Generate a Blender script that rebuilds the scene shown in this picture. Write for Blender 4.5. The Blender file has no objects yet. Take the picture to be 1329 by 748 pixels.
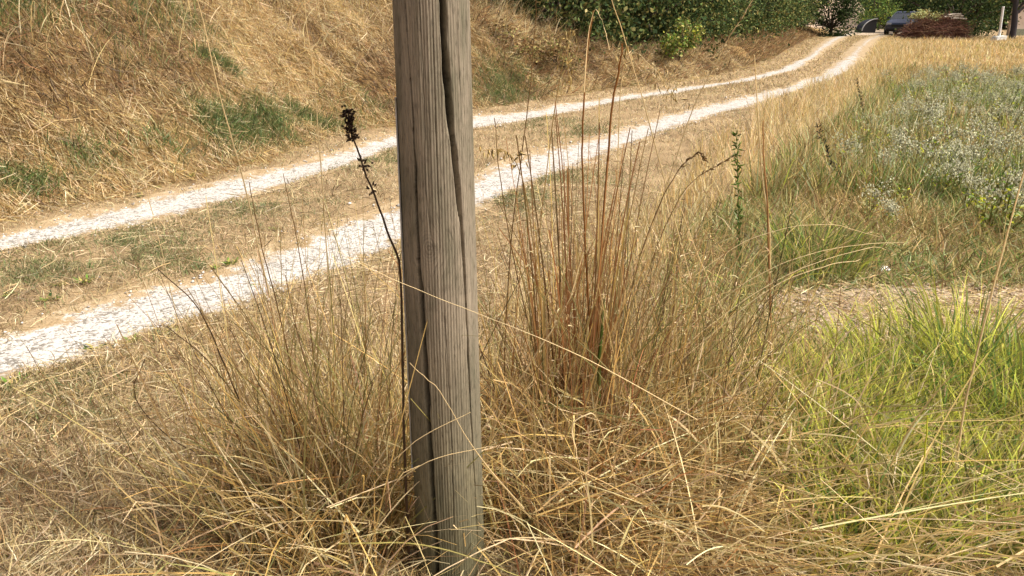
import bpy, bmesh, math
import numpy as np
from mathutils import Vector
R = np.random.default_rng(7)
S = bpy.context.scene
C = S.collection

# ------------------------------------------------------------------ camera, world, sun, exposure
PITCH = math.radians(20.5); FPX = 960.0; CH = 1.5
cam = bpy.data.cameras.new("camera"); cam.lens = 26.0; cam.sensor_width = 36.0
cam.clip_start = 0.05; cam.clip_end = 2000
co = bpy.data.objects.new("camera", cam); C.objects.link(co)
co.location = (0, 0, CH); co.rotation_euler = (math.pi/2 - PITCH, 0, 0)
S.camera = co
SUN_EL = math.radians(58); SUN_AZ = math.radians(-14)      # from +x (right), a little behind the camera
sdir = Vector((math.cos(SUN_EL)*math.cos(SUN_AZ), math.cos(SUN_EL)*math.sin(SUN_AZ), math.sin(SUN_EL)))  # to the sun
W = bpy.data.worlds.new("World"); S.world = W; W.use_nodes = True
nt = W.node_tree
sky = nt.nodes.new("ShaderNodeTexSky"); sky.sky_type = 'NISHITA'; sky.sun_disc = False
sky.sun_elevation = SUN_EL; sky.sun_rotation = math.pi/2 - SUN_AZ
sky.dust_density = 9.0; sky.air_density = 0.7; sky.ozone_density = 0.0
nt.links.new(sky.outputs[0], nt.nodes["Background"].inputs[0])
nt.nodes["Background"].inputs[1].default_value = 0.115
sl = bpy.data.lights.new("sun", 'SUN'); sl.energy = 3.7; sl.angle = math.radians(6.0); sl.color = (1.0, 0.955, 0.88)
so = bpy.data.objects.new("sun", sl); C.objects.link(so); so.location = (0, 0, 30)
so.rotation_euler = sdir.to_track_quat('Z', 'Y').to_euler()
S.view_settings.view_transform = 'Standard'; S.view_settings.look = 'None'
S.view_settings.gamma = 1; S.view_settings.exposure = 0.66
S.cycles.max_bounces = 8; S.cycles.transparent_max_bounces = 8

# ------------------------------------------------------------------ helpers
def tag(o, label=None, cat=None, group=None, kind=None):
    if label: o["label"] = label
    if cat: o["category"] = cat
    if group: o["group"] = group
    if kind: o["kind"] = kind
    return o
def empty(name, loc, rz=0):
    o = bpy.data.objects.new(name, None); o.location = loc; o.rotation_euler = (0, 0, rz); C.objects.link(o); return o
def link(name, me, mat=None, parent=None):
    o = bpy.data.objects.new(name, me)
    if mat and not me.materials: me.materials.append(mat)
    C.objects.link(o)
    if parent: o.parent = parent
    return o
def npmesh(name, V, F, col=None, smooth=False, extra=None):
    """V (N,3), F (M,k) all same k."""
    V = np.asarray(V, np.float32); F = np.asarray(F, np.int32); k = F.shape[1]
    me = bpy.data.meshes.new(name)
    me.vertices.add(len(V)); me.vertices.foreach_set("co", V.ravel())
    me.loops.add(F.size); me.loops.foreach_set("vertex_index", F.ravel())
    me.polygons.add(len(F)); me.polygons.foreach_set("loop_start", np.arange(0, F.size, k, dtype=np.int32))
    me.polygons.foreach_set("loop_total", np.full(len(F), k, np.int32))
    if smooth: me.polygons.foreach_set("use_smooth", np.ones(len(F), bool))
    if col is not None:
        c = np.ones((len(V), 4), np.float32); c[:, :3] = col
        at = me.attributes.new("Col", 'FLOAT_COLOR', 'POINT'); at.data.foreach_set("color", c.ravel())
    if extra:
        for nm, arr in extra.items():
            at = me.attributes.new(nm, 'FLOAT_VECTOR', 'POINT'); at.data.foreach_set("vector", np.asarray(arr, np.float32).ravel())
    me.update(calc_edges=True)
    return me
def merge(parts):
    """parts: list of (V,F,col) same face size."""
    Vs, Fs, Cs, n = [], [], [], 0
    for V, F, c in parts:
        V = np.asarray(V, float); c = np.broadcast_to(np.asarray(c, float), (len(V), 3))
        Vs.append(V); Fs.append(np.asarray(F) + n); Cs.append(c); n += len(V)
    return np.concatenate(Vs), np.concatenate(Fs), np.concatenate(Cs)

# ------------------------------------------------------------------ materials
def newmat(name):
    m = bpy.data.materials.new(name); m.use_nodes = True
    n = m.node_tree; b = n.nodes["Principled BSDF"]; return m, n, b
def attr_mat(name, rough=.6, trans=.3, spec=.3):
    m, n, b = newmat(name)
    a = n.nodes.new("ShaderNodeAttribute"); a.attribute_name = "Col"
    n.links.new(a.outputs[0], b.inputs["Base Color"]); b.inputs["Roughness"].default_value = rough
    b.inputs["Specular IOR Level"].default_value = spec
    if trans > 0:
        t = n.nodes.new("ShaderNodeBsdfTranslucent"); n.links.new(a.outputs[0], t.inputs[0])
        mx = n.nodes.new("ShaderNodeMixShader"); mx.inputs[0].default_value = trans
        n.links.new(b.outputs[0], mx.inputs[1]); n.links.new(t.outputs[0], mx.inputs[2])
        n.links.new(mx.outputs[0], n.nodes["Material Output"].inputs[0])
    return m
def plain(name, col, rough=.6, metal=0, spec=.5, noise=0.15, scale=8, bump=0.0):
    m, n, b = newmat(name)
    b.inputs["Roughness"].default_value = rough; b.inputs["Metallic"].default_value = metal
    b.inputs["Specular IOR Level"].default_value = spec
    tc = n.nodes.new("ShaderNodeTexCoord"); nz = n.nodes.new("ShaderNodeTexNoise")
    nz.inputs["Scale"].default_value = scale; nz.inputs["Detail"].default_value = 6
    n.links.new(tc.outputs["Object"], nz.inputs["Vector"])
    rp = n.nodes.new("ShaderNodeValToRGB")
    c = np.array(col); rp.color_ramp.elements[0].position = .3; rp.color_ramp.elements[1].position = .7
    rp.color_ramp.elements[0].color = (*np.clip(c*(1-noise), 0, 1), 1); rp.color_ramp.elements[1].color = (*np.clip(c*(1+noise), 0, 1), 1)
    n.links.new(nz.outputs["Fac"], rp.inputs[0]); n.links.new(rp.outputs[0], b.inputs["Base Color"])
    if bump:
        bp = n.nodes.new("ShaderNodeBump"); bp.inputs["Strength"].default_value = bump; bp.inputs["Distance"].default_value = .02
        n.links.new(nz.outputs["Fac"], bp.inputs["Height"]); n.links.new(bp.outputs[0], b.inputs["Normal"])
    return m
M_grass = attr_mat("dry grass blades", .5, .42, .35)
M_green = attr_mat("green grass blades", .6, .4, .15)
M_leaf = attr_mat("leaves", .7, .2, .08)
M_stick = attr_mat("sticks and bark", .8, 0, .2)

def ground_mat(name, cols, scale=3.0, fine=60, bump=.6):
    m, n, b = newmat(name); L = n.links.new
    tc = n.nodes.new("ShaderNodeTexCoord")
    n1 = n.nodes.new("ShaderNodeTexNoise"); n1.inputs["Scale"].default_value = scale; n1.inputs["Detail"].default_value = 8; n1.inputs["Roughness"].default_value = .65
    n2 = n.nodes.new("ShaderNodeTexNoise"); n2.inputs["Scale"].default_value = fine; n2.inputs["Detail"].default_value = 6; n2.inputs["Roughness"].default_value = .7
    for q in (n1, n2): L(tc.outputs["Object"], q.inputs["Vector"])
    mx = n.nodes.new("ShaderNodeMath"); mx.operation = 'MULTIPLY_ADD'; mx.inputs[1].default_value = .5
    sc = n.nodes.new("ShaderNodeMath"); sc.operation = 'MULTIPLY'; sc.inputs[1].default_value = .5
    L(n2.outputs["Fac"], sc.inputs[0]); L(n1.outputs["Fac"], mx.inputs[0]); L(sc.outputs[0], mx.inputs[2])
    rp = n.nodes.new("ShaderNodeValToRGB"); e = rp.color_ramp.elements
    ps = np.linspace(.34, .66, len(cols)); e[0].position = ps[0]; e[1].position = ps[-1]
    e[0].color = (*cols[0], 1); e[1].color = (*cols[-1], 1)
    for p_, c_ in zip(ps[1:-1], cols[1:-1]):
        q = e.new(p_); q.color = (*c_, 1)
    L(mx.outputs[0], rp.inputs[0]); L(rp.outputs[0], b.inputs["Base Color"])
    b.inputs["Roughness"].default_value = .9; b.inputs["Specular IOR Level"].default_value = .15
    bp = n.nodes.new("ShaderNodeBump"); bp.inputs["Strength"].default_value = bump; bp.inputs["Distance"].default_value = .03
    L(n2.outputs["Fac"], bp.inputs["Height"]); L(bp.outputs[0], b.inputs["Normal"])
    return m
M_ground = ground_mat("dry earth and thatch", [(.10, .07, .038), (.26, .185, .10), (.41, .31, .18)], 2.5, 70)
M_bank = ground_mat("bank thatch", [(.07, .042, .018), (.22, .14, .055), (.38, .26, .11)], 2.0, 55, 1.0)
M_soil = ground_mat("pale cracked soil", [(.26, .19, .12), (.38, .30, .21), (.50, .41, .31)], 4, 60, .8)

# gravel
def gravel_mat():
    m, n, b = newmat("white limestone gravel"); L = n.links.new
    tc = n.nodes.new("ShaderNodeTexCoord")
    v = n.nodes.new("ShaderNodeTexVoronoi"); v.inputs["Scale"].default_value = 75; L(tc.outputs["Object"], v.inputs["Vector"])
    nz = n.nodes.new("ShaderNodeTexNoise"); nz.inputs["Scale"].default_value = 9; nz.inputs["Detail"].default_value = 8; L(tc.outputs["Object"], nz.inputs["Vector"])
    rp = n.nodes.new("ShaderNodeValToRGB"); e = rp.color_ramp.elements
    e[0].position = .33; e[0].color = (.17, .155, .13, 1); e[1].position = .56; e[1].color = (.45, .43, .395, 1)
    ad = n.nodes.new("ShaderNodeMath"); ad.operation = 'MULTIPLY_ADD'; ad.inputs[1].default_value = .5
    sp = n.nodes.new("ShaderNodeSeparateColor"); L(v.outputs["Color"], sp.inputs[0]); L(sp.outputs[0], ad.inputs[0])
    s2 = n.nodes.new("ShaderNodeMath"); s2.operation = 'MULTIPLY'; s2.inputs[1].default_value = .55
    L(nz.outputs["Fac"], s2.inputs[0]); L(s2.outputs[0], ad.inputs[2]); L(ad.outputs[0], rp.inputs[0])
    # gravel thins out into sandy earth at the sides of the rut
    at = n.nodes.new("ShaderNodeAttribute"); at.attribute_name = "edge"
    se = n.nodes.new("ShaderNodeSeparateXYZ"); L(at.outputs["Vector"], se.inputs[0])
    nf = n.nodes.new("ShaderNodeTexNoise"); nf.inputs["Scale"].default_value = 5; nf.inputs["Detail"].default_value = 10; nf.inputs["Roughness"].default_value = .75; L(tc.outputs["Object"], nf.inputs["Vector"])
    q1 = n.nodes.new("ShaderNodeMath"); q1.operation = 'MULTIPLY_ADD'; q1.inputs[1].default_value = 1.6; L(nf.outputs["Fac"], q1.inputs[0]); L(se.outputs[0], q1.inputs[2])
    mr = n.nodes.new("ShaderNodeMapRange"); mr.inputs[1].default_value = .82; mr.inputs[2].default_value = .98; L(q1.outputs[0], mr.inputs[0])
    sd = n.nodes.new("ShaderNodeValToRGB"); e = sd.color_ramp.elements; e[0].position = .35; e[0].color = (.22, .155, .08, 1); e[1].position = .65; e[1].color = (.40, .31, .19, 1); L(nf.outputs["Fac"], sd.inputs[0])
    mg = n.nodes.new("ShaderNodeMix"); mg.data_type = 'RGBA'; L(mr.outputs[0], mg.inputs[0]); L(sd.outputs[0], mg.inputs[6]); L(rp.outputs[0], mg.inputs[7])
    L(mg.outputs[2], b.inputs["Base Color"])
    bp = n.nodes.new("ShaderNodeBump"); bp.inputs["Strength"].default_value = .5; bp.inputs["Distance"].default_value = .012; bp.invert = True
    L(v.outputs["Distance"], bp.inputs["Height"]); L(bp.outputs[0], b.inputs["Normal"])
    b.inputs["Roughness"].default_value = .9; b.inputs["Specular IOR Level"].default_value = .2
    return m
M_gravel = gravel_mat()

# ------------------------------------------------------------------ layout of the land
DA = np.array([.5, .866]); DN = np.array([-.866, .5])         # along the track, across it (to the left)
def an(x, y): return x*DA[0]+y*DA[1], x*DN[0]+y*DN[1]
def xy(a, n): return a*DA[0]+n*DN[0], a*DA[1]+n*DN[1]
# edges of the two wheel ruts, measured on the ground: a, n
E_nn = np.array([(-12, 3.7), (-4, 3.5), (1.38, 3.36), (1.95, 3.24), (2.95, 3.14), (3.72, 3.14), (4.99, 3.21), (6.23, 3.29), (8.72, 3.30), (11, 3.2), (15.8, 2.72), (21.4, 2.45), (28, 2.75), (35.3, 3.25), (47, 4.0), (62, 4.3)])
E_nf = np.array([(-12, 4.25), (-4, 4.05), (1.6, 3.8), (2.3, 3.85), (2.68, 3.72), (3.66, 3.76), (4.71, 3.84), (5.87, 3.86), (7.48, 3.93), (9.45, 3.82), (12.4, 3.62), (16.8, 3.08), (21, 2.95), (28.9, 3.5), (35, 4.05), (47.5, 4.9), (62, 5.4)])
E_fn = np.array([(-12, 5.9), (-4, 5.6), (2.4, 5.34), (3, 5.25), (3.95, 5.16), (5.2, 5.29), (7, 5.6), (8.6, 5.56), (10, 5.33), (12.7, 5.12), (15.5, 4.6), (17.9, 4.02), (22.5, 3.78), (31.4, 4.5), (50, 6.0), (62, 6.5)])
E_ff = np.array([(-12, 6.4), (-4, 6.1), (2.6, 5.74), (3.3, 5.81), (4.05, 5.83), (5.75, 5.86), (7.7, 6.2), (9.67, 6.2), (11, 5.85), (14, 5.38), (17.2, 4.55), (21.7, 4.18), (28, 4.6), (35, 5.4), (47, 6.7), (62, 7.5)])
def ed(E, a): return np.interp(a, E[:, 0], E[:, 1])
def vnoise(x, y, sc, seed=0):
    """cheap smooth noise, about -1..1"""
    r = np.random.default_rng(seed); o = 0
    for k in range(5):
        th = r.uniform(0, 6.28); f = sc*r.uniform(.6, 1.7)
        o = o + np.sin(f*(x*np.cos(th)+y*np.sin(th)) + r.uniform(0, 6.28) + 1.3*np.sin(f*.7*(x*np.sin(th)-y*np.cos(th))+r.uniform(0, 6)))
    return o/2.6
def sstep(t): t = np.clip(t, 0, 1); return t*t*(3-2*t)
def bank_toe(a):
    return ed(E_ff, a) + np.interp(a, [-12, 2, 4, 6, 9, 13, 18, 30, 60], [.3, .12, .25, .55, .55, .8, .9, 1.0, 1.0])
def bank_h(x, y):
    a, n = an(x, y)
    u = n - bank_toe(a) + .12*vnoise(a, n, 1.3, 3)
    Hh = np.interp(a, [-12, 10, 13, 17, 30, 50, 58], [3.0, 2.9, 1.7, .55, .55, .45, .2])
    Wd = np.interp(a, [-12, 10, 13, 17, 30, 60], [3.7, 3.6, 2.8, 1.7, 1.6, 1.5])
    t = np.clip(u/Wd, 0, 1)
    prof = np.where(t < 1, (1-(1-t)**1.6)*.55 + sstep(t)*.45, 1.0)
    z = Hh*prof
    # furrows running down the slope, and lumps
    z = z + np.clip(u, 0, .6)/.6*(.105*vnoise(a*1.0+.35*n, n*.3, 4.6, 5) + .10*vnoise(a, n, 1.9, 6) + .04*vnoise(a+.3*n, n*.5, 9, 7)) * np.where(u > 0, 1, 0)
    return np.where(u > 0, z, -.12)
def base_h(x, y):
    a, n = an(x, y)
    near = np.exp(-((x*x+y*y)/400)**2)
    z = (.018*vnoise(x, y, 2.3, 1) + .012*vnoise(x, y, 6.0, 2))*near
    # ruts are worn a little lower than the turf
    for E0, E1 in ((E_nn, E_nf), (E_fn, E_ff)):
        c = (ed(E0, a)+ed(E1, a))/2; w = (ed(E1, a)-ed(E0, a))/2
        k = np.exp(-((n-c)/(w*1.05))**4); z = z*(1-.8*k) - .035*k*np.clip(1-(a-14)/12, 0, 1)
    return z
def H(x, y): return np.maximum(base_h(x, y), bank_h(x, y))
sp_, cp_ = math.sin(PITCH), math.cos(PITCH)
def ray(px, py):
    v = (py-374)/FPX; u = (px-664.5)/FPX
    return np.array([u, cp_-v*sp_, -sp_-v*cp_])
def P(px, py, Y):
    """the point seen at photo pixel (px,py) that stands Y metres ahead"""
    d = ray(px, py); t = Y/d[1]; return np.array([d[0]*t, Y, CH+d[2]*t])
def G(px, py):
    """where that pixel meets the land"""
    d = ray(px, py); t = np.arange(1.2, 90, .02)
    x, y, z = d[0]*t, d[1]*t, CH+d[2]*t
    hit = np.nonzero(z <= H(x, y))[0]
    i = hit[0] if len(hit) else -1
    return np.array([x[i], y[i]])
def proj(x, y, z):
    dy = y*cp_-(z-CH)*sp_; up = y*sp_+(z-CH)*cp_
    return 664.5+FPX*x/dy, 374-FPX*up/dy

# ------------------------------------------------------------------ ground sheet, bank, ruts
def axis(lo, hi, segs):
    out = [lo]
    for b_, st in segs:
        n_ = max(1, int(round((b_-out[-1])/st))); out += list(np.linspace(out[-1], b_, n_+1)[1:])
    return np.array(out)
gx = axis(-400, 400, [(-60, 40), (-12, 4), (-4, .5), (6, .09), (16, .35), (60, 3), (400, 40)])
gy = axis(-200, 600, [(-20, 30), (0, 2), (1, .3), (10, .09), (20, .3), (60, 2), (600, 45)])
X, Y = np.meshgrid(gx, gy); nx, ny = len(gx), len(gy)
Z = base_h(X, Y)
idx = np.arange(nx*ny).reshape(ny, nx)
F = np.stack([idx[:-1, :-1], idx[:-1, 1:], idx[1:, 1:], idx[1:, :-1]], -1).reshape(-1, 4)
tag(link("ground", npmesh("ground", np.stack([X, Y, Z], -1).reshape(-1, 3), F, smooth=True), M_ground), kind="structure")

aa = axis(-14, 62, [(0, .5), (14, .07), (22, .25), (62, .8)]); uu = axis(-.35, 14, [(4.2, .07), (14, 1.2)])
A, U = np.meshgrid(aa, uu); Nn = bank_toe(A)+U
BX, BY = xy(A, Nn); BZ = bank_h(BX, BY)
idx = np.arange(A.size).reshape(A.shape)
F = np.stack([idx[:-1, :-1], idx[:-1, 1:], idx[1:, 1:], idx[1:, :-1]], -1).reshape(-1, 4)
tag(link("grass_bank", npmesh("grass_bank", np.stack([BX, BY, BZ], -1).reshape(-1, 3), F, smooth=True), M_bank), kind="structure")

def strip(name, E0, E1, mat, seed):
    a = axis(-12, 60, [(0, .3), (16, .05), (30, .15), (60, .4)])
    t = np.linspace(-.15, 1.15, 21)
    A, T = np.meshgrid(a, t)
    n0 = ed(E0, A) + .05*vnoise(A, A*0, 2.5, seed)
    n1 = ed(E1, A) + .05*vnoise(A, A*0, 2.2, seed+2)
    X, Y = xy(A, n0+(n1-n0)*T)
    hump = np.clip(1-(2*(T-.5)/1.30)**2, 0, 1)
    Z = base_h(X, Y) + .004 + .014*hump + .004*vnoise(X, Y, 20, seed+4)*hump + .0006*np.maximum(A-8, 0)*hump
    edge = np.minimum(T, 1-T) - (.36 if seed < 20 else .26)*sstep((A-20)/14)
    idx = np.arange(A.size).reshape(A.shape)
    F = np.stack([idx[:-1, :-1], idx[:-1, 1:], idx[1:, 1:], idx[1:, :-1]], -1).reshape(-1, 4)
    return tag(link(name, npmesh(name, np.stack([X, Y, Z], -1).reshape(-1, 3), F, smooth=True, extra=dict(edge=np.stack([edge, edge, edge], -1).reshape(-1, 3))), mat), kind="structure")
strip("track", E_nn, E_nf, M_gravel, 11)
strip("track", E_fn, E_ff, M_gravel, 31)

# pale scraped soil patch on the right, and a pale yard at the end of the track
def patch(name, cx, cy, rx, ry, rot, mat, seed, lift=.006):
    th = np.linspace(0, 2*np.pi, 64, endpoint=False); rr = np.linspace(0, 1, 9)[1:]
    V = [(cx, cy, 0)]
    for r_ in rr:
        k = r_*(1+.16*np.sin(3*th+seed)+.10*np.sin(7*th+2*seed)+.06*np.sin(13*th+seed))
        x, y = k*rx*np.cos(th), k*ry*np.sin(th)
        V += list(zip(cx+x*np.cos(rot)-y*np.sin(rot), cy+x*np.sin(rot)+y*np.cos(rot), 0*th))
    V = np.array(V); V[:, 2] = base_h(V[:, 0], V[:, 1]) + lift
    V[-64:, 2] -= .02
    F = []
    for k in range(len(rr)-1):
        for j in range(64):
            q = 1+k*64; F.append((q+j, q+64+j, q+64+(j+1) % 64, q+(j+1) % 64))
    for j in range(0, 64, 2): F.append((0, 1+j, 1+(j+1) % 64, 1+(j+2) % 64))
    return tag(link(name, npmesh(name, V, F, smooth=True), mat), kind="structure")
patch("bare_soil", 2.3, 3.62, 1.05, .42, .12, M_soil, 1.7)
patch("farmyard_gravel", 29.5, 62, 4.2, 9, -.45, M_soil, .6, .03)

# ------------------------------------------------------------------ blade generator
PAL = dict(pale=(.72, .58, .31), straw=(.58, .43, .17), gold=(.60, .405, .11), tan=(.43, .29, .11), brown=(.22, .13, .048),
           rust=(.33, .15, .042), dark=(.09, .055, .025), olive=(.21, .205, .055), green=(.13, .23, .04), lime=(.52, .54, .055),
           grey=(.40, .46, .21), white=(.90, .89, .68), deep=(.032, .058, .018), fol=(.085, .13, .032), khaki=(.37, .32, .10))
def pick(n, w, jit=.16):
    ks = list(w); p_ = np.array([w[k] for k in ks], float); p_ /= p_.sum()
    c = np.array([PAL[k] for k in ks])[R.choice(len(ks), n, p=p_)]
    c = .86*c+.14*c.mean(1, keepdims=True)*np.array([1.05, 1, .88])
    return c*np.clip(1+1.6*jit*R.standard_normal((n, 1)), .4, 1.6)*(1+.05*R.standard_normal((n, 3)))
def ribbons(x, y, L, w, az, th0, kap, K=3, pw=1.0, wob=0., col=None, kinkp=0., kink=1.4, taper='leaf', z0=None, floor=True, twist=1.2):
    n = len(x)
    def b(q): return np.broadcast_to(np.asarray(q, float), (n,))
    L, w, az, th0, kap = map(b, (L, w, az, th0, kap))
    mid = (np.arange(K)+.5)/K
    th = th0[:, None] + kap[:, None]*mid[None]**pw
    if kinkp > 0:
        kk = R.random(n) < kinkp; sk = R.uniform(.25, .85, n)
        th = th + (kk*R.uniform(.5, 1., n)*kink)[:, None]*(mid[None] > sk[:, None])
    A = az[:, None] + (wob*R.standard_normal(n))[:, None]*mid[None]
    st = (L/K)[:, None]
    d = np.stack([np.sin(th)*np.cos(A), np.sin(th)*np.sin(A), np.cos(th)], -1)
    pts = np.zeros((n, K+1, 3)); pts[:, 1:] = np.cumsum(d*st[..., None], 1)
    pts[:, :, 0] += x[:, None]; pts[:, :, 1] += y[:, None]
    pts[:, :, 2] += (H(x, y) if z0 is None else z0)[:, None]
    if floor:
        hh = H(pts[:, :, 0], pts[:, :, 1]) + .004 + .03*R.random((n, 1))
        pts[:, 1:, 2] = np.maximum(pts[:, 1:, 2], hh[:, 1:])
    side = np.stack([-np.sin(az), np.cos(az), 0*az], -1)[:, None, :]*np.ones((1, K+1, 1))
    T = np.concatenate([d, d[:, -1:]], 1); up = np.cross(T, side)
    tw = (twist*R.standard_normal(n))[:, None, None]
    wd = side*np.cos(tw) + up*np.sin(tw)
    s = np.linspace(0, 1, K+1)
    tp = {'leaf': np.clip(.75+.6*s-1.3*s*s, .06, 1), 'stalk': 1-.55*s, 'flat': np.clip(1.05-s**4, .1, 1)}[taper]
    hw = (w/2)[:, None, None]*tp[None, :, None]
    V = np.stack([pts-wd*hw, pts+wd*hw], 2).reshape(-1, 3)
    i = np.arange(n)[:, None]*(2*(K+1)) + 2*np.arange(K)[None]
    F = np.stack([i, i+1, i+3, i+2], -1).reshape(-1, 4)
    cc = np.repeat(col, 2*(K+1), 0)
    return V, F, np.clip(cc, .005, .95)
def stuff(name, parts, mat, kind="stuff", label=None, cat=None):
    V, F, c = merge(parts)
    o = link(name, npmesh(name, V, F, c), mat)
    return tag(o, label, cat, kind=kind)
def inview(x, y, m=90, zt=.4):
    px, py = proj(x, y, H(x, y)); px2, py2 = proj(x, y, H(x, y)+zt)
    return (px > -m) & (px < 1329+m) & (py2 < 748+m*1.2) & (py > -60) & (y > 1.2)
def scatter_an(n, a0, a1, n0, n1, ap=1.0, m=90):
    """random ground points by track coordinates; ap>1 crowds them towards the near end"""
    a = a0+(a1-a0)*R.random(n)**ap; q = n0+(n1-n0)*R.random(n)
    x, y = xy(a, q); k = inview(x, y, m); return x[k], y[k], a[k], q[k]
def scatter_polar(n, r0, r1, p_=1.0, x0=-60, x1=1390):
    """random ground points ahead of the camera, crowding with nearness"""
    y = r0+(r1-r0)*R.random(n)**p_
    u = (x0+(x1-x0)*R.random(n)-664.5)/FPX
    return u*(y*cp_+CH*sp_), y

# green-ness blobs (world), from where the photo is green
def blobs(x, y, lst):
    o = np.zeros(len(x))
    for (px, py, rr, s) in lst:
        c = G(px, py); ca, cn = an(*c); qa, qn = an(x, y); sq = 2.4 if cn > ed(E_ff, ca) else 1
        o = np.maximum(o, s*np.exp(-((qa-ca)**2+((qn-cn)*sq)**2)/rr**2))
    return o
BANK_GREEN = [(350, 160, .55, .95), (300, 166, .5, .95), (250, 190, .4, .8), (405, 158, .4, .9), (25, 240, .32, .9), (100, 208, .4, .55), (190, 78, .4, .35), (130, 42, .35, .5), (155, 70, .4, .3),
              (215, 12, .6, .8), (30, 12, .5, .65), (285, 85, .25, .8), (650, 110, .9, .8), (690, 112, .7, .6), (640, 85, .6, .5), (160, 95, .3, .4), (450, 150, .6, .6)]
VERGE_GREEN = [(140, 328, .5, .7), (110, 318, .5, .75), (265, 345, .25, .9), (170, 330, .4, .7), (480, 210, .6, .7), (640, 270, .5, .5), (60, 520, .35, .65), (40, 360, .25, .7), (330, 270, .5, .6), (720, 160, .7, .5), (660, 255, .5, .8), (730, 235, .6, .6),(760,175,.6,.5)]

# ---- bank grass
def bank_grass():
    parts = []
    a = -3+27*R.random(300000)**1.25; u = -.1+4.2*R.random(300000)
    n = bank_toe(a)+u; x, y = xy(a, n); k = inview(x, y, 60) & (bank_h(x, y) > -.05); x, y, u, a, n = x[k], y[k], u[k], a[k], n[k]
    g = blobs(x, y, BANK_GREEN); isg = R.random(len(x)) < g
    az_down = math.atan2(-DN[1], -DN[0])
    kind = R.random(len(x))
    # lying thatch, pointing roughly downhill or any way
    rr_ = R.random(len(x)); N_ = len(x)
    az = np.where(rr_ < .55, az_down + .35*R.standard_normal(N_), np.where(rr_ < .75, az_down+math.pi+.4*R.standard_normal(N_), R.uniform(0, 6.28, N_)))
    L = np.where(isg, R.uniform(.05, .13, len(x)), R.uniform(.06, .24, len(x)))
    clump = vnoise(x, y, 3.0, 8)
    th0 = np.where(rr_ < .55, R.uniform(1.5, 2.15, N_), np.where(rr_ < .75, R.uniform(.45, 1.0, N_), R.uniform(.5, 1.5, N_)))
    w = R.uniform(.003, .008, len(x))*(1+.03*np.hypot(x, y))*np.where(isg, .9, 1)
    mix = .8*vnoise(x, y, 1.3, 9) + .6*vnoise(a*1.0+.35*n, n*.3, 4.6, 5) + .5*vnoise(x, y, 5, 10) + .3*R.standard_normal(len(x))  # reuses the furrow noise: hollows get browner blades, their shade put into the colour
    cd = np.where((mix > .35)[:, None], pick(len(x), dict(straw=3, pale=2.2, gold=1.6, tan=1)),
         np.where((mix < -.45)[:, None], pick(len(x), dict(brown=4, tan=2, rust=1.2, dark=1, straw=.6)), pick(len(x), dict(tan=3, straw=3.4, brown=1, gold=.8, rust=.3, pale=1.6))))
    cg = pick(len(x), dict(green=3, olive=2, khaki=1, deep=1))
    c = np.where(isg[:, None], cg, cd)
    parts.append(ribbons(x, y, L, w, az, np.where(isg, R.uniform(.1, .7, len(x)), th0), R.uniform(0, .5, len(x)), 1, col=c, wob=.5, taper='stalk'))
    gp = [(q, R.normal(0, 1, (int((2600 if q[0] > 220 else 1500)*rr*s_), 2))*rr*.5) for q, rr, s_ in [((px, py), rr, s_) for px, py, rr, s_ in BANK_GREEN if s_ > .5]]
    gx_ = np.concatenate([G(*q)[0]+o_[:, 0]*DA[0]*1.15+o_[:, 1]*.42*DN[0] for q, o_ in gp]); gy_ = np.concatenate([G(*q)[1]+o_[:, 0]*DA[1]*1.15+o_[:, 1]*.42*DN[1] for q, o_ in gp]); aq, nq = an(gx_, gy_); k = (nq > bank_toe(aq)-.1) & (vnoise(gx_, gy_, 4, 12) > -.5); x, y = gx_[k], gy_[k]
    parts.append(ribbons(x, y, R.uniform(.06, .17, len(x)), R.uniform(.006, .012, len(x)), R.uniform(0, 6.28, len(x)), R.uniform(.1, .9, len(x)), .5, 2, col=pick(len(x), dict(green=4, olive=2, khaki=1.2, fol=1.5))))
    # taller straw near the crest and over all
    a = -3+19*R.random(14000); u = 4.0*R.random(14000)**.7; x, y = xy(a, bank_toe(a)+u); hz = bank_h(x, y)
    k = inview(x, y, 60, 1.) & (hz > .15) & (R.random(14000) < np.clip(hz/1.6, .06, 1)**2); x, y = x[k], y[k]
    g = blobs(x, y, BANK_GREEN); isg = R.random(len(x)) < g
    c = np.where(isg[:, None], pick(len(x), dict(green=2, olive=2, khaki=2)), pick(len(x), dict(pale=2.5, straw=3, gold=2, tan=1.5, brown=.8)))
    parts.append(ribbons(x, y, R.uniform(.3, .85, len(x)), R.uniform(.005, .010, len(x)), az_down+1.4*R.standard_normal(len(x)), R.uniform(.05, .5, len(x)), R.uniform(.2, 1.6, len(x)), 4, pw=1.4, col=c, kinkp=.2))
    # far, brown bank under the hedge
    a = 12+44*R.random(30000); u = 3.0*R.random(30000); x, y = xy(a, bank_toe(a)+u); k = inview(x, y, 60); x, y, a = x[k], y[k], a[k]
    c = pick(len(x), dict(brown=3, rust=1.8, tan=2.2, olive=.8, dark=.8, straw=.6))
    parts.append(ribbons(x, y, R.uniform(.1, .4, len(x)), R.uniform(.008, .016, len(x))*(1+a/40), az_down+R.standard_normal(len(x)), R.uniform(.3, 1.4, len(x)), R.uniform(0, .8, len(x)), 2, col=c))
    parts = [(V_, F_, .84*c_+.16*c_.mean(1, keepdims=True)*np.array([1.06, 1, .88])) for V_, F_, c_ in parts]
    stuff("bank_grass", parts, M_grass)
bank_grass()

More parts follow.
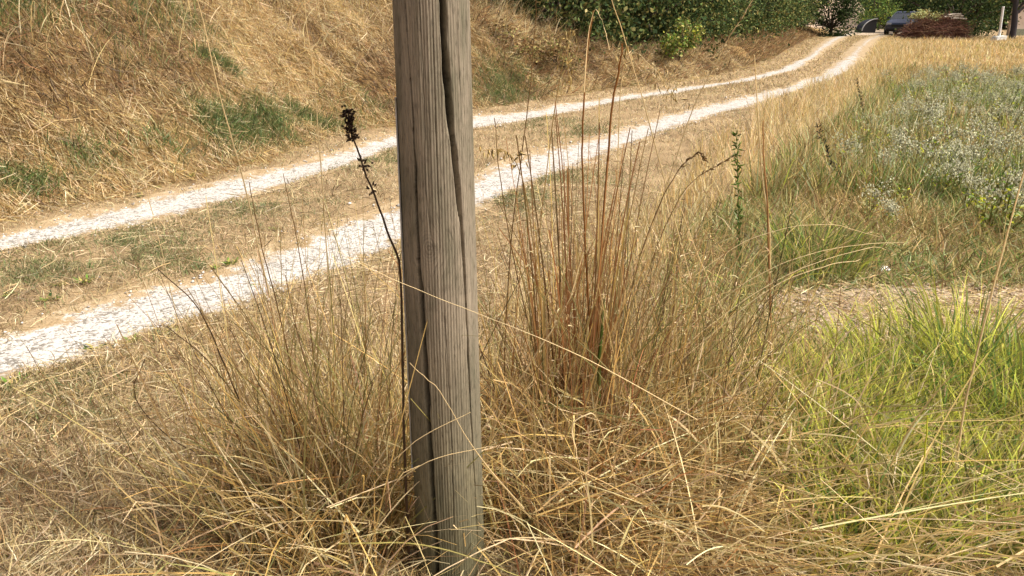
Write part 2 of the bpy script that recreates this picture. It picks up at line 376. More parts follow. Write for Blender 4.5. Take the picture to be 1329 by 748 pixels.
# ---- short mown turf on the verges and between the ruts
def rut_dist(x, y):
    a, n = an(x, y)
    wig = .07*vnoise(a, n, 5, 40)+.05*vnoise(a, n, 12, 41)
    d1 = np.maximum(ed(E_nn, a)-n, n-ed(E_nf, a)); d2 = np.maximum(ed(E_fn, a)-n, n-ed(E_ff, a))
    return np.minimum(d1, d2)+wig
def turf():
    parts = []
    x, y = scatter_polar(150000, 1.5, 17, 1.25); a, n = an(x, y); d = rut_dist(x, y)
    lo = np.interp(a, [0, 2, 4, 6, 9, 12, 20], [1.0, 1.5, 1.7, 1.9, 2.1, 2.0, 1.5])
    k = (n > lo-.6) & (n < bank_toe(a)+.15) & (R.random(len(x)) < sstep((d+.08)/.13)); x, y, a, n, d = x[k], y[k], a[k], n[k], d[k]
    g = blobs(x, y, VERGE_GREEN)+.10; isg = R.random(len(x)) < g
    mid = (n > ed(E_nf, a)) & (n < ed(E_fn, a))
    bare = vnoise(x, y, 2.0, 21) > np.where(mid, .75, .55)
    keep = ~bare | (R.random(len(x)) < .35); x, y, a, n, d, isg, mid = (q[keep] for q in (x, y, a, n, d, isg, mid))
    N = len(x); r = np.hypot(x, y)
    w = R.uniform(.0022, .0048, N)*(1+.10*r)
    L = R.uniform(.035, .11, N)*np.where(isg, .75, 1)*np.where(d < .15, .7, 1)*(1+.25*vnoise(x, y, 3, 22))
    mix = .8*vnoise(x, y, 1.6, 23)+.5*vnoise(x, y, 5, 24)+.35*R.standard_normal(N)
    cd = np.where((mix > .2)[:, None], pick(N, dict(straw=3, pale=3, gold=1, tan=1.2)), pick(N, dict(tan=3, straw=2, brown=1.6, khaki=.8, pale=1.2)))
    c = np.where(isg[:, None], pick(N, dict(olive=2.5, khaki=2, green=1.6)), cd)
    parts.append(ribbons(x, y, np.clip(L, .015, .2), w, R.uniform(0, 6.28, N), np.where(R.random(N) < .45, R.uniform(1., 1.5, N), R.uniform(.1, .9, N)), R.uniform(0, .9, N), 2, col=c, wob=.6))
    gp = [(q, R.normal(0, 1, (int(3600*rr*s_), 2))*rr*.55) for q, rr, s_ in [((px, py), rr, s_) for px, py, rr, s_ in VERGE_GREEN]]
    gx_ = np.concatenate([G(*q)[0]+o_[:, 0] for q, o_ in gp]); gy_ = np.concatenate([G(*q)[1]+o_[:, 1] for q, o_ in gp]); k = (rut_dist(gx_, gy_) > .05) & (vnoise(gx_, gy_, 6, 25) > -.3); x, y = gx_[k], gy_[k]; N = len(x)
    parts.append(ribbons(x, y, R.uniform(.03, .08, N), R.uniform(.003, .006, N)*(1+.06*y), R.uniform(0, 6.28, N), R.uniform(.2, 1.1, N), .5, 2, col=pick(N, dict(olive=3, khaki=2, green=2))))
    # the strip beyond 17 m
    x, y, a, n = scatter_an(30000, 15, 56, 2, 9, 1.2); d = rut_dist(x, y)
    k = (n > ed(E_nn, a)-.5) & (n < bank_toe(a)+.1) & (d > 0); x, y, a = x[k], y[k], a[k]; N = len(x)
    parts.append(ribbons(x, y, R.uniform(.05, .12, N), R.uniform(.008, .014, N)*(1+a/35), R.uniform(0, 6.28, N), R.uniform(.2, 1.3, N), .4, 2, col=pick(N, dict(straw=3, tan=3, gold=2, khaki=1, brown=.6))))
    parts = [(V_, F_, .72*c_+.28*c_.mean(1, keepdims=True)*np.array([1.08, 1, .86])) for V_, F_, c_ in parts]
    stuff("verge_grass", parts, M_grass)
turf()

# ---- cut straw lying on the verge and round the post
def litter():
    parts = []
    x, y = scatter_polar(30000, 1.35, 6.5, 1.3); a, n = an(x, y); d = rut_dist(x, y)
    k = (d > .02) & ((n < ed(E_nn, a)) | (R.random(len(x)) < .4)) & ~((n < 1.0) & (y > 3.0)); x, y = x[k], y[k]; N = len(x)
    parts.append(ribbons(x, y, R.uniform(.04, .2, N), R.uniform(.0018, .004, N)*(1+.05*y), R.uniform(0, 6.28, N), R.uniform(1.2, 1.56, N), R.uniform(-.1, .4, N), 3,
                         col=pick(N, dict(straw=3, pale=2.2, tan=2.4, brown=1, gold=1)), wob=.5, z0=H(x, y)+.045*R.random(N), taper='flat'))
    parts = [(V_, F_, .72*c_+.28*c_.mean(1, keepdims=True)*np.array([1.08, 1, .86])) for V_, F_, c_ in parts]
    stuff("straw_litter", parts, M_grass)
litter()

# ---- golden standing grass along the near side of the track
def golden():
    x, y, a, n = scatter_an(52000, 3.0, 40, -.2, 3.1, 1.5)
    up_ = ed(E_nn, a) - np.interp(a, [3, 6, 10, 16, 30, 40], [1.35, 1.25, .95, .35, .25, .3]) + .15*vnoise(a, n, 2, 60)
    lo = np.interp(a, [3, 5, 8, 12, 18, 40], [1.5, 1.4, 1.2, 1.1, 1.2, 1.5]) + .25*vnoise(a, n, 1.5, 61)
    k = (n < up_) & (n > lo) & (R.random(len(x)) < .75+.25*vnoise(x, y, 2.2, 62)); x, y, a, n = x[k], y[k], a[k], n[k]; N = len(x)
    r = np.hypot(x, y)
    parts = [ribbons(x, y, R.uniform(.2, .52, N)*np.interp(a, [3, 7, 12], [.6, .85, .9]), R.uniform(.003, .007, N)*(1+.07*r), R.uniform(0, 6.28, N), R.uniform(0, .4, N), R.uniform(.1, 1.1, N), 4, pw=1.6,
                     col=pick(N, dict(gold=1.6, straw=3, pale=5, tan=.7, khaki=.5)), kinkp=.12)]
    stuff("golden_grass", parts, M_grass)
golden()

# ---- lime grass on the right
def lime_blades(x, y, Lr, wr, lean=.35, w=None, colw=None, az=None):
    N = len(x)
    return ribbons(x, y, R.uniform(*Lr, N), R.uniform(*wr, N), R.uniform(0, 6.28, N) if az is None else az, R.uniform(0, lean, N), R.uniform(.1, 1.3, N), 5, pw=1.7,
                   col=pick(N, colw or dict(lime=4.5, olive=1.2, green=1.8, khaki=1.4, pale=.8, straw=.9)), kinkp=.06)
def lime():
    x = R.uniform(.66, 2.8, 19000); y = R.uniform(1.62, 2.8, 19000)
    f = vnoise(x, y, 2.6, 71)+.25*vnoise(x, y, 7, 72)
    k = (x > .74+.12*(y-1.7)+.15*R.random(len(x))) & (R.random(len(x)) < sstep((f+1.3)/1.3)*np.clip((y-1.5)/.4, .2, 1))
    x, y = x[k], y[k]
    parts = [lime_blades(x, y, (.12, .32), (.005, .0115), .45)]
    x = R.uniform(.7, 2.6, 3600); y = 1.45+1.3*R.random(3600)**1.9; N = len(x)
    parts.append(ribbons(x, y, R.uniform(.12, .45, N), R.uniform(.002, .0042, N), R.uniform(0, 6.28, N), R.uniform(.3, 1.3, N), R.uniform(.1, 1., N), 4, col=pick(N, dict(pale=2, straw=3, tan=2, khaki=1.5, olive=1, brown=.6)), wob=.5, kinkp=.2))
    stuff("lime_green_grass", parts, M_green)
    def tuft(cx, cy, r, n, Lr, label, colw=None, name="green_grass_tuft"):
        th = R.uniform(0, 6.28, n); q = r*np.sqrt(R.random(n)); x = q*np.cos(th); y = q*np.sin(th)
        az = th+.5*R.standard_normal(n)
        V, F, c = ribbons(cx+x, cy+y, R.uniform(*Lr, n), R.uniform(.005, .011, n), az, .12+.5*q/r*R.random(n), R.uniform(.2, 1.4, n), 6, pw=1.7, col=pick(n, colw or dict(lime=5, green=1.6, olive=1.2, khaki=.6)), kinkp=.05)
        z = float(H(np.array([cx]), np.array([cy]))[0])
        o = link(name, npmesh(name, V-np.array([cx, cy, z]), F, c), M_green); o.location = (cx, cy, z); tag(o, label, "grass tuft")
    c = G(1255, 505); tuft(c[0], c[1], .26, 520, (.25, .5), "large bright lime tuft behind the pale slanting stalk, just below the bare soil")
    c = G(1322, 560); tuft(c[0], c[1], .2, 380, (.25, .48), "dark lime tuft cut by the right edge of the photo", dict(lime=3, green=3, olive=1.5))
    c = G(1150, 500); tuft(c[0], c[1], .22, 330, (.18, .36), "low yellowish lime tuft in front of the bare soil, left of the largest tuft", dict(lime=5, khaki=1.5, straw=.6))
    c = G(1060, 350); tuft(c[0], c[1], .26, 420, (.2, .42), "mid green tuft beyond the long arching straws, left of the bare soil", dict(green=3, olive=2.5, lime=1, khaki=1))
    c = G(1055, 560); tuft(c[0], c[1], .18, 260, (.15, .34), "thin lime tuft beside the crooked pale stalk", dict(lime=4, khaki=1.5, olive=1.5))
lime()

# ---- rough growth between the soil patch and the weeds, then the weed field's undergrowth and the far stubble
def field():
    x, y = scatter_polar(34000, 3.6, 9.5, 1.2, 860, 1420); a, n = an(x, y)
    soil = ((x-2.3)/1.0)**2+((y-3.62)/.40)**2 < 1
    k = (n < np.interp(a, [4, 8], [1.5, 1.3])) & ~(soil & (R.random(len(x)) < .93)); x, y = x[k], y[k]; N = len(x); r = y
    mix = vnoise(x, y, 1.5, 81)+.4*R.standard_normal(N)
    c = np.where((mix > .1)[:, None], pick(N, dict(olive=2.5, green=2.2, khaki=2, grey=2, brown=.8)), pick(N, dict(tan=2, straw=2, khaki=2, brown=1.3, pale=.8, olive=1)))
    parts = [ribbons(x, y, R.uniform(.06, .26, N)*np.clip((y-3.2)/1.5, .35, 1.2), R.uniform(.004, .009, N)*(1+.03*r), R.uniform(0, 6.28, N), R.uniform(.1, 1.2, N), R.uniform(0, 1., N), 3, col=c, wob=.4)]
    x, y = scatter_polar(30000, 6, 19, 1.3, 960, 1420); a, n = an(x, y); k = n < np.interp(a, [7, 12, 18, 25], [1.3, 1.3, 1.3, 1.4])
    x, y = x[k], y[k]; N = len(x); mix = vnoise(x, y, .9, 82)+.4*R.standard_normal(N)
    c = np.where((mix > -.35)[:, None], pick(N, dict(olive=2, green=3, grey=3, khaki=2, lime=.6)), pick(N, dict(khaki=3, straw=3, tan=1.6, brown=1, pale=1, rust=.5)))
    parts.append(ribbons(x, y, R.uniform(.12, .5, N), R.uniform(.006, .012, N)*(1+.04*y), R.uniform(0, 6.28, N), R.uniform(0, .5, N), R.uniform(0, .9, N), 3, col=c))
    stuff("meadow_grass", parts, M_green)
    x, y = scatter_polar(46000, 17, 45, 1.1, 1040, 1420); a, n = an(x, y); k = (n < ed(E_nn, a)-.2) & (n < np.interp(a, [18, 30, 50], [1.6, 2.6, 4.6])); x, y = x[k], y[k]; N = len(x)
    row = np.sin(2*np.pi*(x*.32+y*.03)+.4*vnoise(x, y, .5, 84))
    g = (vnoise(x, y, .35, 83)+.5*R.standard_normal(N) > .75)
    c = np.where(g[:, None], pick(N, dict(olive=2, khaki=2, lime=.7)), np.where((row > .5)[:, None], pick(N, dict(pale=3, straw=2, gold=1)), pick(N, dict(straw=3, gold=3, tan=1, pale=1.5, brown=.5))))
    parts = [ribbons(x, y, R.uniform(.12, .3, N)*(1+.45*(row > .7)), R.uniform(.012, .022, N)*(1+y/60), R.uniform(0, 6.28, N), R.uniform(0, .8, N), R.uniform(0, .8, N), 2, col=c)]
    stuff("stubble_field_grass", parts, M_grass)
    # straw on the bare soil
    x = R.normal(2.35, .6, 2600); y = R.normal(3.62, .25, 2600); N = 2600
    stuff("soil_straw", [ribbons(x, y, R.uniform(.04, .2, N), R.uniform(.003, .006, N), R.uniform(0, 6.28, N), R.uniform(1.2, 1.55, N), 0, 2, col=pick(N, dict(pale=3, straw=2, tan=2, brown=1.5)), z0=H(x, y)+.03*R.random(N))], M_grass)
field()

# ---- gravel stones
def stones():
    N = 11000
    a = -1+17*R.random(N)**1.6; which = R.random(N) < .6; t = R.normal(.5, .34, N)
    n = np.where(which, ed(E_nn, a)+(ed(E_nf, a)-ed(E_nn, a))*t, ed(E_fn, a)+(ed(E_ff, a)-ed(E_fn, a))*t)
    x, y = xy(a, n); k = inview(x, y); x, y = x[k], y[k]; N = len(x)
    r = R.uniform(.004, .012, N)*np.where(R.random(N) < .05, 2, 1)*(1+.03*y)
    o = np.array([(1, 0, 0), (-1, 0, 0), (0, 1, 0), (0, -1, 0), (0, 0, 1), (0, 0, -1)], float)
    f = np.array([(0, 2, 4), (2, 1, 4), (1, 3, 4), (3, 0, 4), (2, 0, 5), (1, 2, 5), (3, 1, 5), (0, 3, 5)])
    V = o[None]*r[:, None, None]*R.uniform(.6, 1.3, (N, 6, 1)); th = R.uniform(0, 6.28, N)
    c_, s_ = np.cos(th)[:, None], np.sin(th)[:, None]
    V = np.stack([V[..., 0]*c_-V[..., 1]*s_+.3*V[..., 2], V[..., 0]*s_+V[..., 1]*c_, V[..., 2]*.7], -1)
    V[..., 0] += x[:, None]; V[..., 1] += y[:, None]; V[..., 2] += (base_h(x, y)+.012)[:, None]
    F = (f[None]+6*np.arange(N)[:, None, None]).reshape(-1, 3)
    g = R.uniform(.25, .62, (N, 1)); col = np.repeat(g*np.array([[1, .94, .86]]), 6, 0)
    tag(link("gravel_stones", npmesh("gravel_stones", V.reshape(-1, 3), F, col), M_stick), kind="stuff")
stones()
def clods():
    N = 900; th = R.uniform(0, 6.28, N); q = np.sqrt(R.random(N)); x = 2.3+1.05*q*np.cos(th); y = 3.62+.45*q*np.sin(th); r = R.uniform(.006, .02, N)
    o = np.array([(1, 0, 0), (-1, 0, 0), (0, 1, 0), (0, -1, 0), (0, 0, 1), (0, 0, -1)], float); f = np.array([(0, 2, 4), (2, 1, 4), (1, 3, 4), (3, 0, 4), (2, 0, 5), (1, 2, 5), (3, 1, 5), (0, 3, 5)])
    V = o[None]*r[:, None, None]*R.uniform(.6, 1.4, (N, 6, 1))*np.array([1, 1, .7]); V[..., 0] += x[:, None]; V[..., 1] += y[:, None]; V[..., 2] += (base_h(x, y)+.008)[:, None]
    F = (f[None]+6*np.arange(N)[:, None, None]).reshape(-1, 3); col = np.repeat(R.uniform(.7, 1.2, (N, 1))*np.array([[.40, .32, .23]]), 6, 0)
    tag(link("soil_clods", npmesh("soil_clods", V.reshape(-1, 3), F, col), M_stick), kind="stuff")
clods()

# ------------------------------------------------------------------ the wooden post
def wood_mat():
    m, n, b = newmat("weathered grey wood"); L = n.links.new
    at = n.nodes.new("ShaderNodeAttribute"); at.attribute_name = "grain"
    def noise(sx, sz, sc, det=6, rough=.6):
        mp = n.nodes.new("ShaderNodeMapping"); mp.inputs["Scale"].default_value = (sx, sx, sz); L(at.outputs["Vector"], mp.inputs[0])
        q = n.nodes.new("ShaderNodeTexNoise"); q.inputs["Scale"].default_value = sc; q.inputs["Detail"].default_value = det; q.inputs["Roughness"].default_value = rough
        L(mp.outputs[0], q.inputs["Vector"]); return q
    g1 = noise(1, .03, 330, 8, .75); g2 = noise(1, .05, 60, 9, .75); blot = noise(1, .22, 14, 9, .72); speck = noise(1, .12, 240, 6, .75)
    rp = n.nodes.new("ShaderNodeValToRGB"); e = rp.color_ramp.elements
    e[0].position = .12; e[0].color = (.080, .072, .060, 1); e[1].position = .90; e[1].color = (.385, .36, .31, 1)
    q = e.new(.48); q.color = (.205, .187, .155, 1)
    ma = n.nodes.new("ShaderNodeMath"); ma.operation = 'MULTIPLY_ADD'; ma.inputs[1].default_value = .72
    mb = n.nodes.new("ShaderNodeMath"); mb.operation = 'MULTIPLY'; mb.inputs[1].default_value = .28
    L(g1.outputs["Fac"], ma.inputs[0]); L(g2.outputs["Fac"], mb.inputs[0]); L(mb.outputs[0], ma.inputs[2]); L(ma.outputs[0], rp.inputs[0])
    # brown / grey / greenish weathering blotches
    r2 = n.nodes.new("ShaderNodeValToRGB"); e = r2.color_ramp.elements
    e[0].position = .3; e[0].position = .36; e[0].color = (.58, .59, .47, 1); e[1].position = .64; e[1].color = (1.28, 1.17, 1.05, 1); L(blot.outputs["Fac"], r2.inputs[0])
    mu = n.nodes.new("ShaderNodeMix"); mu.data_type = 'RGBA'; mu.blend_type = 'MULTIPLY'; mu.inputs[0].default_value = 1
    L(rp.outputs[0], mu.inputs[6]); L(r2.outputs[0], mu.inputs[7])
    sr = n.nodes.new("ShaderNodeValToRGB"); e = sr.color_ramp.elements; e[0].position = .34; e[0].color = (.32, .31, .29, 1); e[1].position = .5; e[1].color = (1, 1, 1, 1); L(speck.outputs["Fac"], sr.inputs[0])
    m2 = n.nodes.new("ShaderNodeMix"); m2.data_type = 'RGBA'; m2.blend_type = 'MULTIPLY'; m2.inputs[0].default_value = .85
    L(mu.outputs[2], m2.inputs[6]); L(sr.outputs[0], m2.inputs[7])
    # green algae towards the foot
    sz = n.nodes.new("ShaderNodeSeparateXYZ"); L(at.outputs["Vector"], sz.inputs[0])
    zr = n.nodes.new("ShaderNodeMapRange"); zr.inputs[1].default_value = .85; zr.inputs[2].default_value = .1; zr.inputs[3].default_value = -.25; zr.inputs[4].default_value = .55; L(sz.outputs[2], zr.inputs[0])
    al = n.nodes.new("ShaderNodeMath"); al.operation = 'ADD'; al.use_clamp = True; L(zr.outputs[0], al.inputs[0])
    a2 = n.nodes.new("ShaderNodeMapRange"); a2.inputs[1].default_value = .35; a2.inputs[2].default_value = .65; a2.inputs[3].default_value = -.1; a2.inputs[4].default_value = .35; L(blot.outputs["Fac"], a2.inputs[0]); L(a2.outputs[0], al.inputs[1])
    mal = n.nodes.new("ShaderNodeMix"); mal.data_type = 'RGBA'; mal.blend_type = 'MULTIPLY'; L(al.outputs[0], mal.inputs[0]); L(m2.outputs[2], mal.inputs[6]); mal.inputs[7].default_value = (.50, .58, .38, 1)
    m2 = mal
    # knot rings
    k = n.nodes.new("ShaderNodeAttribute"); k.attribute_name = "knot"
    sx = n.nodes.new("ShaderNodeSeparateXYZ"); L(k.outputs["Vector"], sx.inputs[0])
    sn = n.nodes.new("ShaderNodeMath"); sn.operation = 'SINE'; mm = n.nodes.new("ShaderNodeMath"); mm.operation = 'MULTIPLY'; mm.inputs[1].default_value = 22
    L(sx.outputs[0], mm.inputs[0]); L(mm.outputs[0], sn.inputs[0])
    kr = n.nodes.new("ShaderNodeMapRange"); kr.inputs[1].default_value = -1; kr.inputs[2].default_value = 1; kr.inputs[3].default_value = .55; kr.inputs[4].default_value = 1.15; L(sn.outputs[0], kr.inputs[0])
    m3 = n.nodes.new("ShaderNodeMix"); m3.data_type = 'RGBA'; m3.blend_type = 'MULTIPLY'
    L(sx.outputs[1], m3.inputs[0]); L(m2.outputs[2], m3.inputs[6]); L(kr.outputs[0], m3.inputs[7])
    L(m3.outputs[2], b.inputs["Base Color"])
    b.inputs["Roughness"].default_value = .85; b.inputs["Specular IOR Level"].default_value = .2
    bp = n.nodes.new("ShaderNodeBump"); bp.inputs["Strength"].default_value = .4; bp.inputs["Distance"].default_value = .002
    L(ma.outputs[0], bp.inputs["Height"]); L(bp.outputs[0], b.inputs["Normal"])
    return m
PX, PY = -.174, 1.71
def post():
    root = empty("wooden_post", (PX, PY, 0)); tag(root, "weathered grey wooden post with long cracks, standing in the dry grass", "post")
    phi0 = math.atan2(-PY, -PX)            # towards the camera
    th = np.concatenate([np.linspace(-1.75, 1.75, 400), np.linspace(1.75, 2*math.pi-1.75, 62)[1:-1]])
    zz = np.concatenate([np.linspace(-.35, 1.65, 150), np.linspace(1.65, 2.9, 30)[1:]])
    T, Zz = np.meshgrid(th, zz)
    rad = np.interp(Zz, [-.35, 0, 1.5, 2.9], [.100, .0965, .0835, .076])
    lum = 1+.012*np.sin(2*T+1.1)+.008*np.sin(3*T+Zz*1.3)+.006*np.sin(5*T-2*Zz)
    r = rad*lum + .0005*np.sin(29*T+5*np.sin(1.3*Zz))*np.sin(2.1*Zz+T*7) + .0005*np.sin(83*T+2*np.sin(3*Zz+T))
    def track(pts):
        out = []
        for px, py, w in pts:
            Zc = P(px, py, PY-.085)[2]
            ax = 554+(584-554)*py/748; hw = 49.5-6.5*py/748
            s = np.clip((px-ax)/hw, -.97, .97); out.append((Zc, math.asin(s), w))
        out.sort(); o = np.array(out); return o
    cracks = [([(567, 0, 9), (570, 60, 9), (575, 120, 9), (581, 180, 8), (588, 240, 8), (594, 310, 5), (599, 400, 3), (604, 500, 3), (610, 600, 2), (618, 748, 2)], .07),
              ([(521, 0, 1.5), (528, 90, 1.8), (533, 160, 2.2), (536, 220, 4), (538, 290, 5), (541, 350, 7), (546, 420, 8), (551, 500, 8.5), (556, 580, 8), (561, 660, 8), (566, 748, 9)], .07),
              ([(540, 0, 1.2), (546, 130, 1.6), (549, 250, 1), (560, 330, .8)], .008), ([(556, 20, 1), (560, 170, 1.2), (566, 300, .8)], .006),
              ([(574, 420, 1), (582, 560, 1.3), (588, 748, 1.2)], .008), ([(598, 20, 1), (603, 160, 1), (607, 330, .8)], .005),
              ([(515, 60, 1), (520, 240, 1.4), (527, 420, 1.2), (538, 640, 1)], .008), ([(585, 30, 1.), (592, 150, 1.2), (597, 210, .7)], .006)]
    for k, (pts, dep) in enumerate(cracks):
        o = track(pts); tc = np.interp(Zz, o[:, 0], o[:, 1]) + .008*np.sin(9*Zz+k)+.006*np.sin(43*Zz+2*k)+.005*np.sin(97*Zz+k)*np.sin(13*Zz)
        w = np.interp(Zz, o[:, 0], o[:, 2])*(.00074 if k == 0 else .00075 if k == 1 else .0008)*(1+.25*np.sin(47*Zz+k)*np.sin(19*Zz))           # half-width in metres
        inside = np.interp(Zz, [o[0, 0]-.06, o[0, 0], o[-1, 0], o[-1, 0]+.06], [0, 1, 1, 0]) if k > 1 else np.ones_like(Zz)
        dd = (T-tc)*rad
        g = 1/(1+(np.abs(dd)/np.maximum(w*.85, .0008))**10)
        r = r - dep*g*inside*np.clip(w/.0035, .25, 1)
    cx, cy = r*np.cos(phi0+T), r*np.sin(phi0+T)
    # grain coordinate, bent round the knot
    kz = P(553, 322, PY-.085)[2]; kt = math.asin((553-566.5)/46.5)
    ka = (T-kt)*rad; kz_ = Zz-kz; inf = np.exp(-(kz_/.05)**2-(ka/.05)**2)
    gxn = ka*(1-.75*inf) + .004*np.sin(4*Zz) + .0022*np.sin(11*Zz+9*T) + .0015*np.sin(23*Zz-14*T)
    d = np.sqrt((ka/.020)**2+(kz_/.030)**2)
    grain = np.stack([np.cos(phi0)*0+gxn, 0*gxn+.3, Zz], -1)
    knot = np.stack([d, .75*np.exp(-d**2*.9), 0*d], -1)
    V = np.stack([cx, cy, Zz], -1); nz, ntv = T.shape
    idx = np.arange(nz*ntv).reshape(nz, ntv); nxt = np.roll(idx, -1, 1)
    F = np.stack([idx[:-1], nxt[:-1], nxt[1:], idx[1:]], -1).reshape(-1, 4)
    me = npmesh("post_shaft", V.reshape(-1, 3), F, smooth=True, extra=dict(grain=grain.reshape(-1, 3), knot=knot.reshape(-1, 3)))
    link("post_shaft", me, wood_mat(), root)
    # sawn top
    bm = bmesh.new(); top = [bm.verts.new((V[-1, j, 0], V[-1, j, 1], 2.9)) for j in range(0, ntv, 6)]; c0 = bm.verts.new((0, 0, 2.905))
    for j in range(len(top)): bm.faces.new((top[j], top[(j+1) % len(top)], c0))
    me = bpy.data.meshes.new("post_top"); bm.to_mesh(me); bm.free(); link("post_top", me, plain("sawn end grain", (.2, .17, .13), .9, scale=40), root)
    # thin metal strip down its left side
    ph = phi0-1.50; zs = np.linspace(.35, 1.32, 30); Vs, Fs = [], []
    for z in zs:
        rr = np.interp(z, [0, 1.5], [.0965, .0835])
        for (dr, dt) in ((.0005, -.06), (.0045, -.06), (.0045, .07), (.0005, .07)):
            Vs.append(((rr+dr)*math.cos(ph+dt), (rr+dr)*math.sin(ph+dt), z))
    for i in range(len(zs)-1):
        for j in range(4): Fs.append((4*i+j, 4*i+(j+1) % 4, 4*i+4+(j+1) % 4, 4*i+4+j))
    Fs += [(0, 1, 2, 3), (len(Vs)-1, len(Vs)-2, len(Vs)-3, len(Vs)-4)]
    o = link("metal_strip", npmesh("metal_strip", Vs, Fs), plain("dull galvanised metal", (.42, .44, .46), .5, .6, noise=.2, scale=30), root)
    o["label"] = "thin pale grey strip down the left edge of the post"
post()

# ------------------------------------------------------------------ foreground dry grass
def fg():
    def cl(cx, cy, sx, sy, n):
        x = R.normal(cx, sx, n); y = R.normal(cy, sy, n); k = (y > 1.5) & (((x-PX)**2+(y-PY)**2) > .12**2) & ~((np.abs(x-PX*y/PY) < .16) & (y < PY)); return x[k], y[k]
    def away(x, y, cx, cy, j): return np.arctan2(y-cy, x-cx)+j*R.standard_normal(len(x))
    dry = dict(straw=3, tan=2.4, khaki=1.6, gold=1.8, brown=1.5, pale=2.4, rust=.7, olive=.7)
    def tussock(name, label, specs, cx, cy):
        parts = []
        for (x, y, L, w, th, kap, K, colw, kp, j) in specs:
            N = len(x)
            parts.append(ribbons(x, y, R.uniform(*L, N), R.uniform(*w, N), away(x, y, cx, cy, j), R.uniform(*th, N), R.uniform(*kap, N), K, pw=1.6, col=pick(N, colw), kinkp=kp, wob=.35, taper='stalk', floor=True))
        V, F, c = merge(parts); z = 0
        o = link(name, npmesh(name, V-np.array([cx, cy, z]), F, c), M_grass); o.location = (cx, cy, z); tag(o, label, "grass tuft")
    stem = dict(tan=2.5, brown=1.8, khaki=2.4, olive=1.2, rust=.9, straw=2, gold=1, dark=.5)
    def off_post(x, y): return (((x-PX)**2+(y-PY)**2) > .12**2) & ~((np.abs(x-PX*y/PY) < .19) & (y < PY))
    # left of the post
    tussock("dry_grass_tussock", "tall brown dry tussock close against the left side of the post",
            [(*cl(-.55, 2.0, .17, .16, 330), (.45, .98), (.0026, .005), (0, .48), (0, .4), 6, stem, .10, 1.7),
             (*cl(-.50, 1.92, .17, .15, 1900), (.2, .6), (.0028, .0068), (.0, .7), (0, .9), 5, dict(straw=3.4, tan=2, gold=2.4, brown=1, pale=3.4, rust=.5, olive=.5, khaki=1), .3, 2.)], -.52, 2.0)
    tussock("dry_grass_tussock", "loose fan of dry stems leaning left, further from the post",
            [(*cl(-.85, 2.15, .16, .2, 90), (.4, .85), (.002, .004), (.05, .45), (0, .5), 6, stem, .1, .8),
             (*cl(-.82, 2.0, .16, .17, 420), (.15, .42), (.003, .007), (.2, .9), (0, 1.), 5, dry, .3, 2.)], -.8, 2.05)
    # right of the post
    tussock("dry_grass_tussock", "tallest tussock, with upright reddish stems, right of the post",
            [(*cl(.22, 2.25, .065, .07, 120), (.55, 1.25), (.004, .0085), (0, .12), (0, .2), 8, dict(rust=5, brown=2, tan=1, gold=1), .06, 1.),
             (*cl(.24, 2.2, .2, .16, 420), (.4, .95), (.0028, .006), (0, .6), (0, .45), 7, dict(rust=2, brown=2, tan=2.5, gold=2, olive=1, straw=1.5), .12, 1.8),
             (*cl(.25, 2.08, .24, .2, 1700), (.2, .58), (.003, .0075), (.0, .9), (0, 1.), 6, dict(rust=1.8, brown=1.6, tan=2.2, gold=2.6, straw=2.8, pale=2.8, khaki=.8), .35, 2.)], .22, 2.2)
    tussock("dry_grass_tussock", "dry tussock with olive brown stems arching right, beyond the tallest one",
            [(*cl(.55, 2.45, .15, .17, 260), (.5, 1.0), (.0025, .0055), (.1, .5), (.1, .8), 8, dict(olive=2, brown=2, khaki=2, straw=1.2, dark=.5), .1, .7),
             (*cl(.6, 2.3, .22, .2, 1000), (.2, .55), (.003, .0075), (.1, .9), (0, 1.1), 6, dry, .25, 2.)], .5, 2.35)
    parts = []
    # springy dead bottom growth
    x = R.uniform(-.78, 1.1, 5600); y = 1.5+1.2*R.random(5600)**1.2; k = off_post(x, y) & (x > -.75+.25*(y-1.5)) & (R.random(len(x)) < np.where(x > .7, .2, 1)); x, y = x[k], y[k]; N = len(x)
    parts.append(ribbons(x, y, R.uniform(.12, .38, N), R.uniform(.0025, .0062, N), R.uniform(0, 6.28, N), R.uniform(.2, 1.3, N), R.uniform(0, .9, N), 4, col=pick(N, dict(tan=3, brown=2, gold=2, straw=2, rust=1, pale=1)), kinkp=.3, kink=2))
    # long straws lodged over it, leaning away from the post on either side
    x = R.uniform(-.75, 1.45, 2100); y = 1.48+.85*R.random(2100); k = off_post(x, y) & (R.random(2100) < np.where((x > .7) & (y > 1.62), .22, np.where(x < -.42, .12, 1))); x, y = x[k], y[k]; N = len(x)
    azm = np.where(x < -.2, math.pi+.25, -.55)+.5*R.standard_normal(N); azm = np.where(R.random(N) < .28, R.uniform(0, 6.28, N), azm)
    parts.append(ribbons(x, y, R.uniform(.2, .65, N)*np.where(x < -.4, .6, 1), R.uniform(.002, .0055, N), azm, R.uniform(.75, 1.4, N), R.uniform(0, .5, N), 6, col=pick(N, dict(pale=3.4, straw=3, gold=1.6, tan=1.6, khaki=.7)), wob=.15, kinkp=.12, kink=1., taper='stalk', z0=H(x, y)+.28*R.random(N)**2))
    # thin culms standing here and there
    x = R.uniform(-1.0, 1.2, 330); y = R.uniform(1.9, 3.0, 330); N = 330
    parts.append(ribbons(x, y, R.uniform(.4, .95, N), R.uniform(.002, .0034, N), R.uniform(0, 6.28, N), R.uniform(0, .3, N), R.uniform(0, .4, N), 6, pw=1.5, col=pick(N, stem), kinkp=.08, taper='stalk'))
    x = R.normal(.35, .3, 240); y = R.normal(2.35, .22, 240); N = 240
